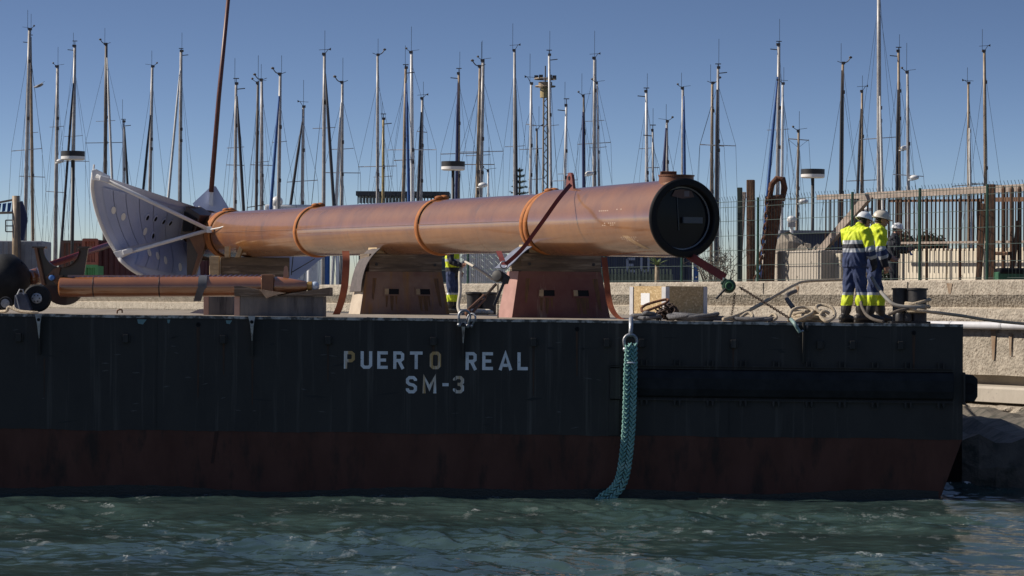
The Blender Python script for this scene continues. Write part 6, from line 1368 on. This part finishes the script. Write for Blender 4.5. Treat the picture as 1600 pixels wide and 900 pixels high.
for k, (px, yt, w_) in enumerate(((1392, 370, 1.0), (1428, 363, 1.2), (1448, 366, 1.0), (1462, 374, .8), (1326, 352, .8), (1508, 376, 1.0))):
    tree(px, yt, 135 if px > 1350 else 128, w_, ['low dark tree behind the person with the tablet', 'tallest bushy dark tree behind the railing', 'bushy dark tree next to the tallest one behind the railing', 'small dark tree at the end of the row behind the railing', 'slim dark tree left of the railing stair beam', 'low dark shrub tree behind the leaning rusty prop'][k], 40 + k)
# tiered pine above the tube
pn = thing('tiered_pine', V(PX(812, 215), 215, LAND), 'dark tiered pine between masts just above the tube', 'pine tree'); c0 = P(812, 262, 215)
MB().tube([V(c0.x, 215, LAND), V(c0.x, 215, c0.z)], [.2, .05], 8).build('trunk', bark, pn)
mb = MB(); rg = np.random.RandomState(8)
for lv in range(9):
    z = c0.z - .25 - lv * .42; Lb = .25 + lv * .12
    for a in np.linspace(0, 6.28, 8)[:-1] + lv * .4:
        for s_ in np.linspace(.15, 1, 9):
            p = V(c0.x + Lb * s_ * math.cos(a), 215 + Lb * s_ * math.sin(a), z + .1 * s_ * s_)
            for _ in range(4):
                d = V(*rg.normal(size=3)).normalized() * .14; v = d.orthogonal().normalized() * .03; mb.add([p - v, p + d, p + v], [(0, 1, 2)])
mb.build('crown', leaf_m, pn)
# small palm under the tube
pl = thing('small_palm', V(PX(1027, 90), 90, LAND), 'small young palm in front of the navy container below the tube', 'palm'); q = P(1027, 415, 90)
MB().tube([V(q.x, 90, LAND), q], [.09, .07], 8).build('trunk', M('palm_trunk', (.3, .24, .17), (.2, .16, .11), 9, .9), pl, smooth=True)
for k in range(15):
    a = k * 2.4; el = .2 + .8 * ((k * 7) % 10) / 10; d = V(math.cos(a) * math.cos(el), math.sin(a) * math.cos(el), math.sin(el)); sd_ = d.cross(V(0, 0, 1)).normalized()
    pts = [q + d * s_ + V(0, 0, -.5 * s_ * s_) for s_ in np.linspace(0, .55, 6)]
    MB().grid([[p - sd_ * w2 for p, w2 in zip(pts, (.01, .035, .045, .04, .025, .003))], pts, [p + sd_ * w2 for p, w2 in zip(pts, (.01, .035, .045, .04, .025, .003))]]).build('frond', leaf_p, pl)
# dry shrub behind the fence right of the tube end
ds = thing('dry_shrub', V(PX(1118, 86), 86, LAND), 'leafless grey shrub behind the mesh fence by the open tube end', 'shrub'); rg = np.random.RandomState(13); mb = MB()
for k in range(26):
    a = rg.uniform(0, 6.28); p0 = V(PX(1118, 86) + rg.uniform(-.3, .3), 86 + rg.uniform(-.3, .3), LAND); p1 = p0 + V(math.cos(a) * .35, math.sin(a) * .35, rg.uniform(.5, 1.1)); p2 = p1 + V(math.cos(a) * .4 + rg.uniform(-.2, .2), math.sin(a) * .3, rg.uniform(.2, .7)); mb.tube([p0, p1, p2], [.02, .013, .005], 5)
    for _ in range(4): q = p1.lerp(p2, rg.rand()); mb.tube([q, q + V(rg.uniform(-.3, .3), rg.uniform(-.2, .2), rg.uniform(.05, .35))], [.008, .003], 4)
mb.build('twigs', dry, ds); leaves(V(PX(1118, 86), 86, LAND + .9), (.6, .5, .7), 260, .05, M('dry_leaf', (.16, .15, .12), (.1, .1, .08), 6, .8), 'dry_leaves', ds, rg)
# gull in the air
gl_ = thing('gull', P(61, 134, 120), 'small gull gliding between two masts near the frame edge', 'bird'); q = P(61, 134, 120)
MB().ell(q, (.2, .07, .06), Matrix.Rotation(R(-22), 3, 'Y'), 12, 8).prism([q + V(.02, 0, 0), q + V(.28, -.3, .16), q + V(.2, -.3, .1), q + V(-.1, 0, -.01)], (0, 0, .015)).prism([q + V(.02, 0, 0), q + V(-.1, 0, -.01), q + V(-.32, .3, -.05), q + V(-.2, .3, 0)], (0, 0, .015)).build('body', M('gull_grey', (.35, .33, .32), (.2, .18, .17), 9, .7), gl_, smooth=False)
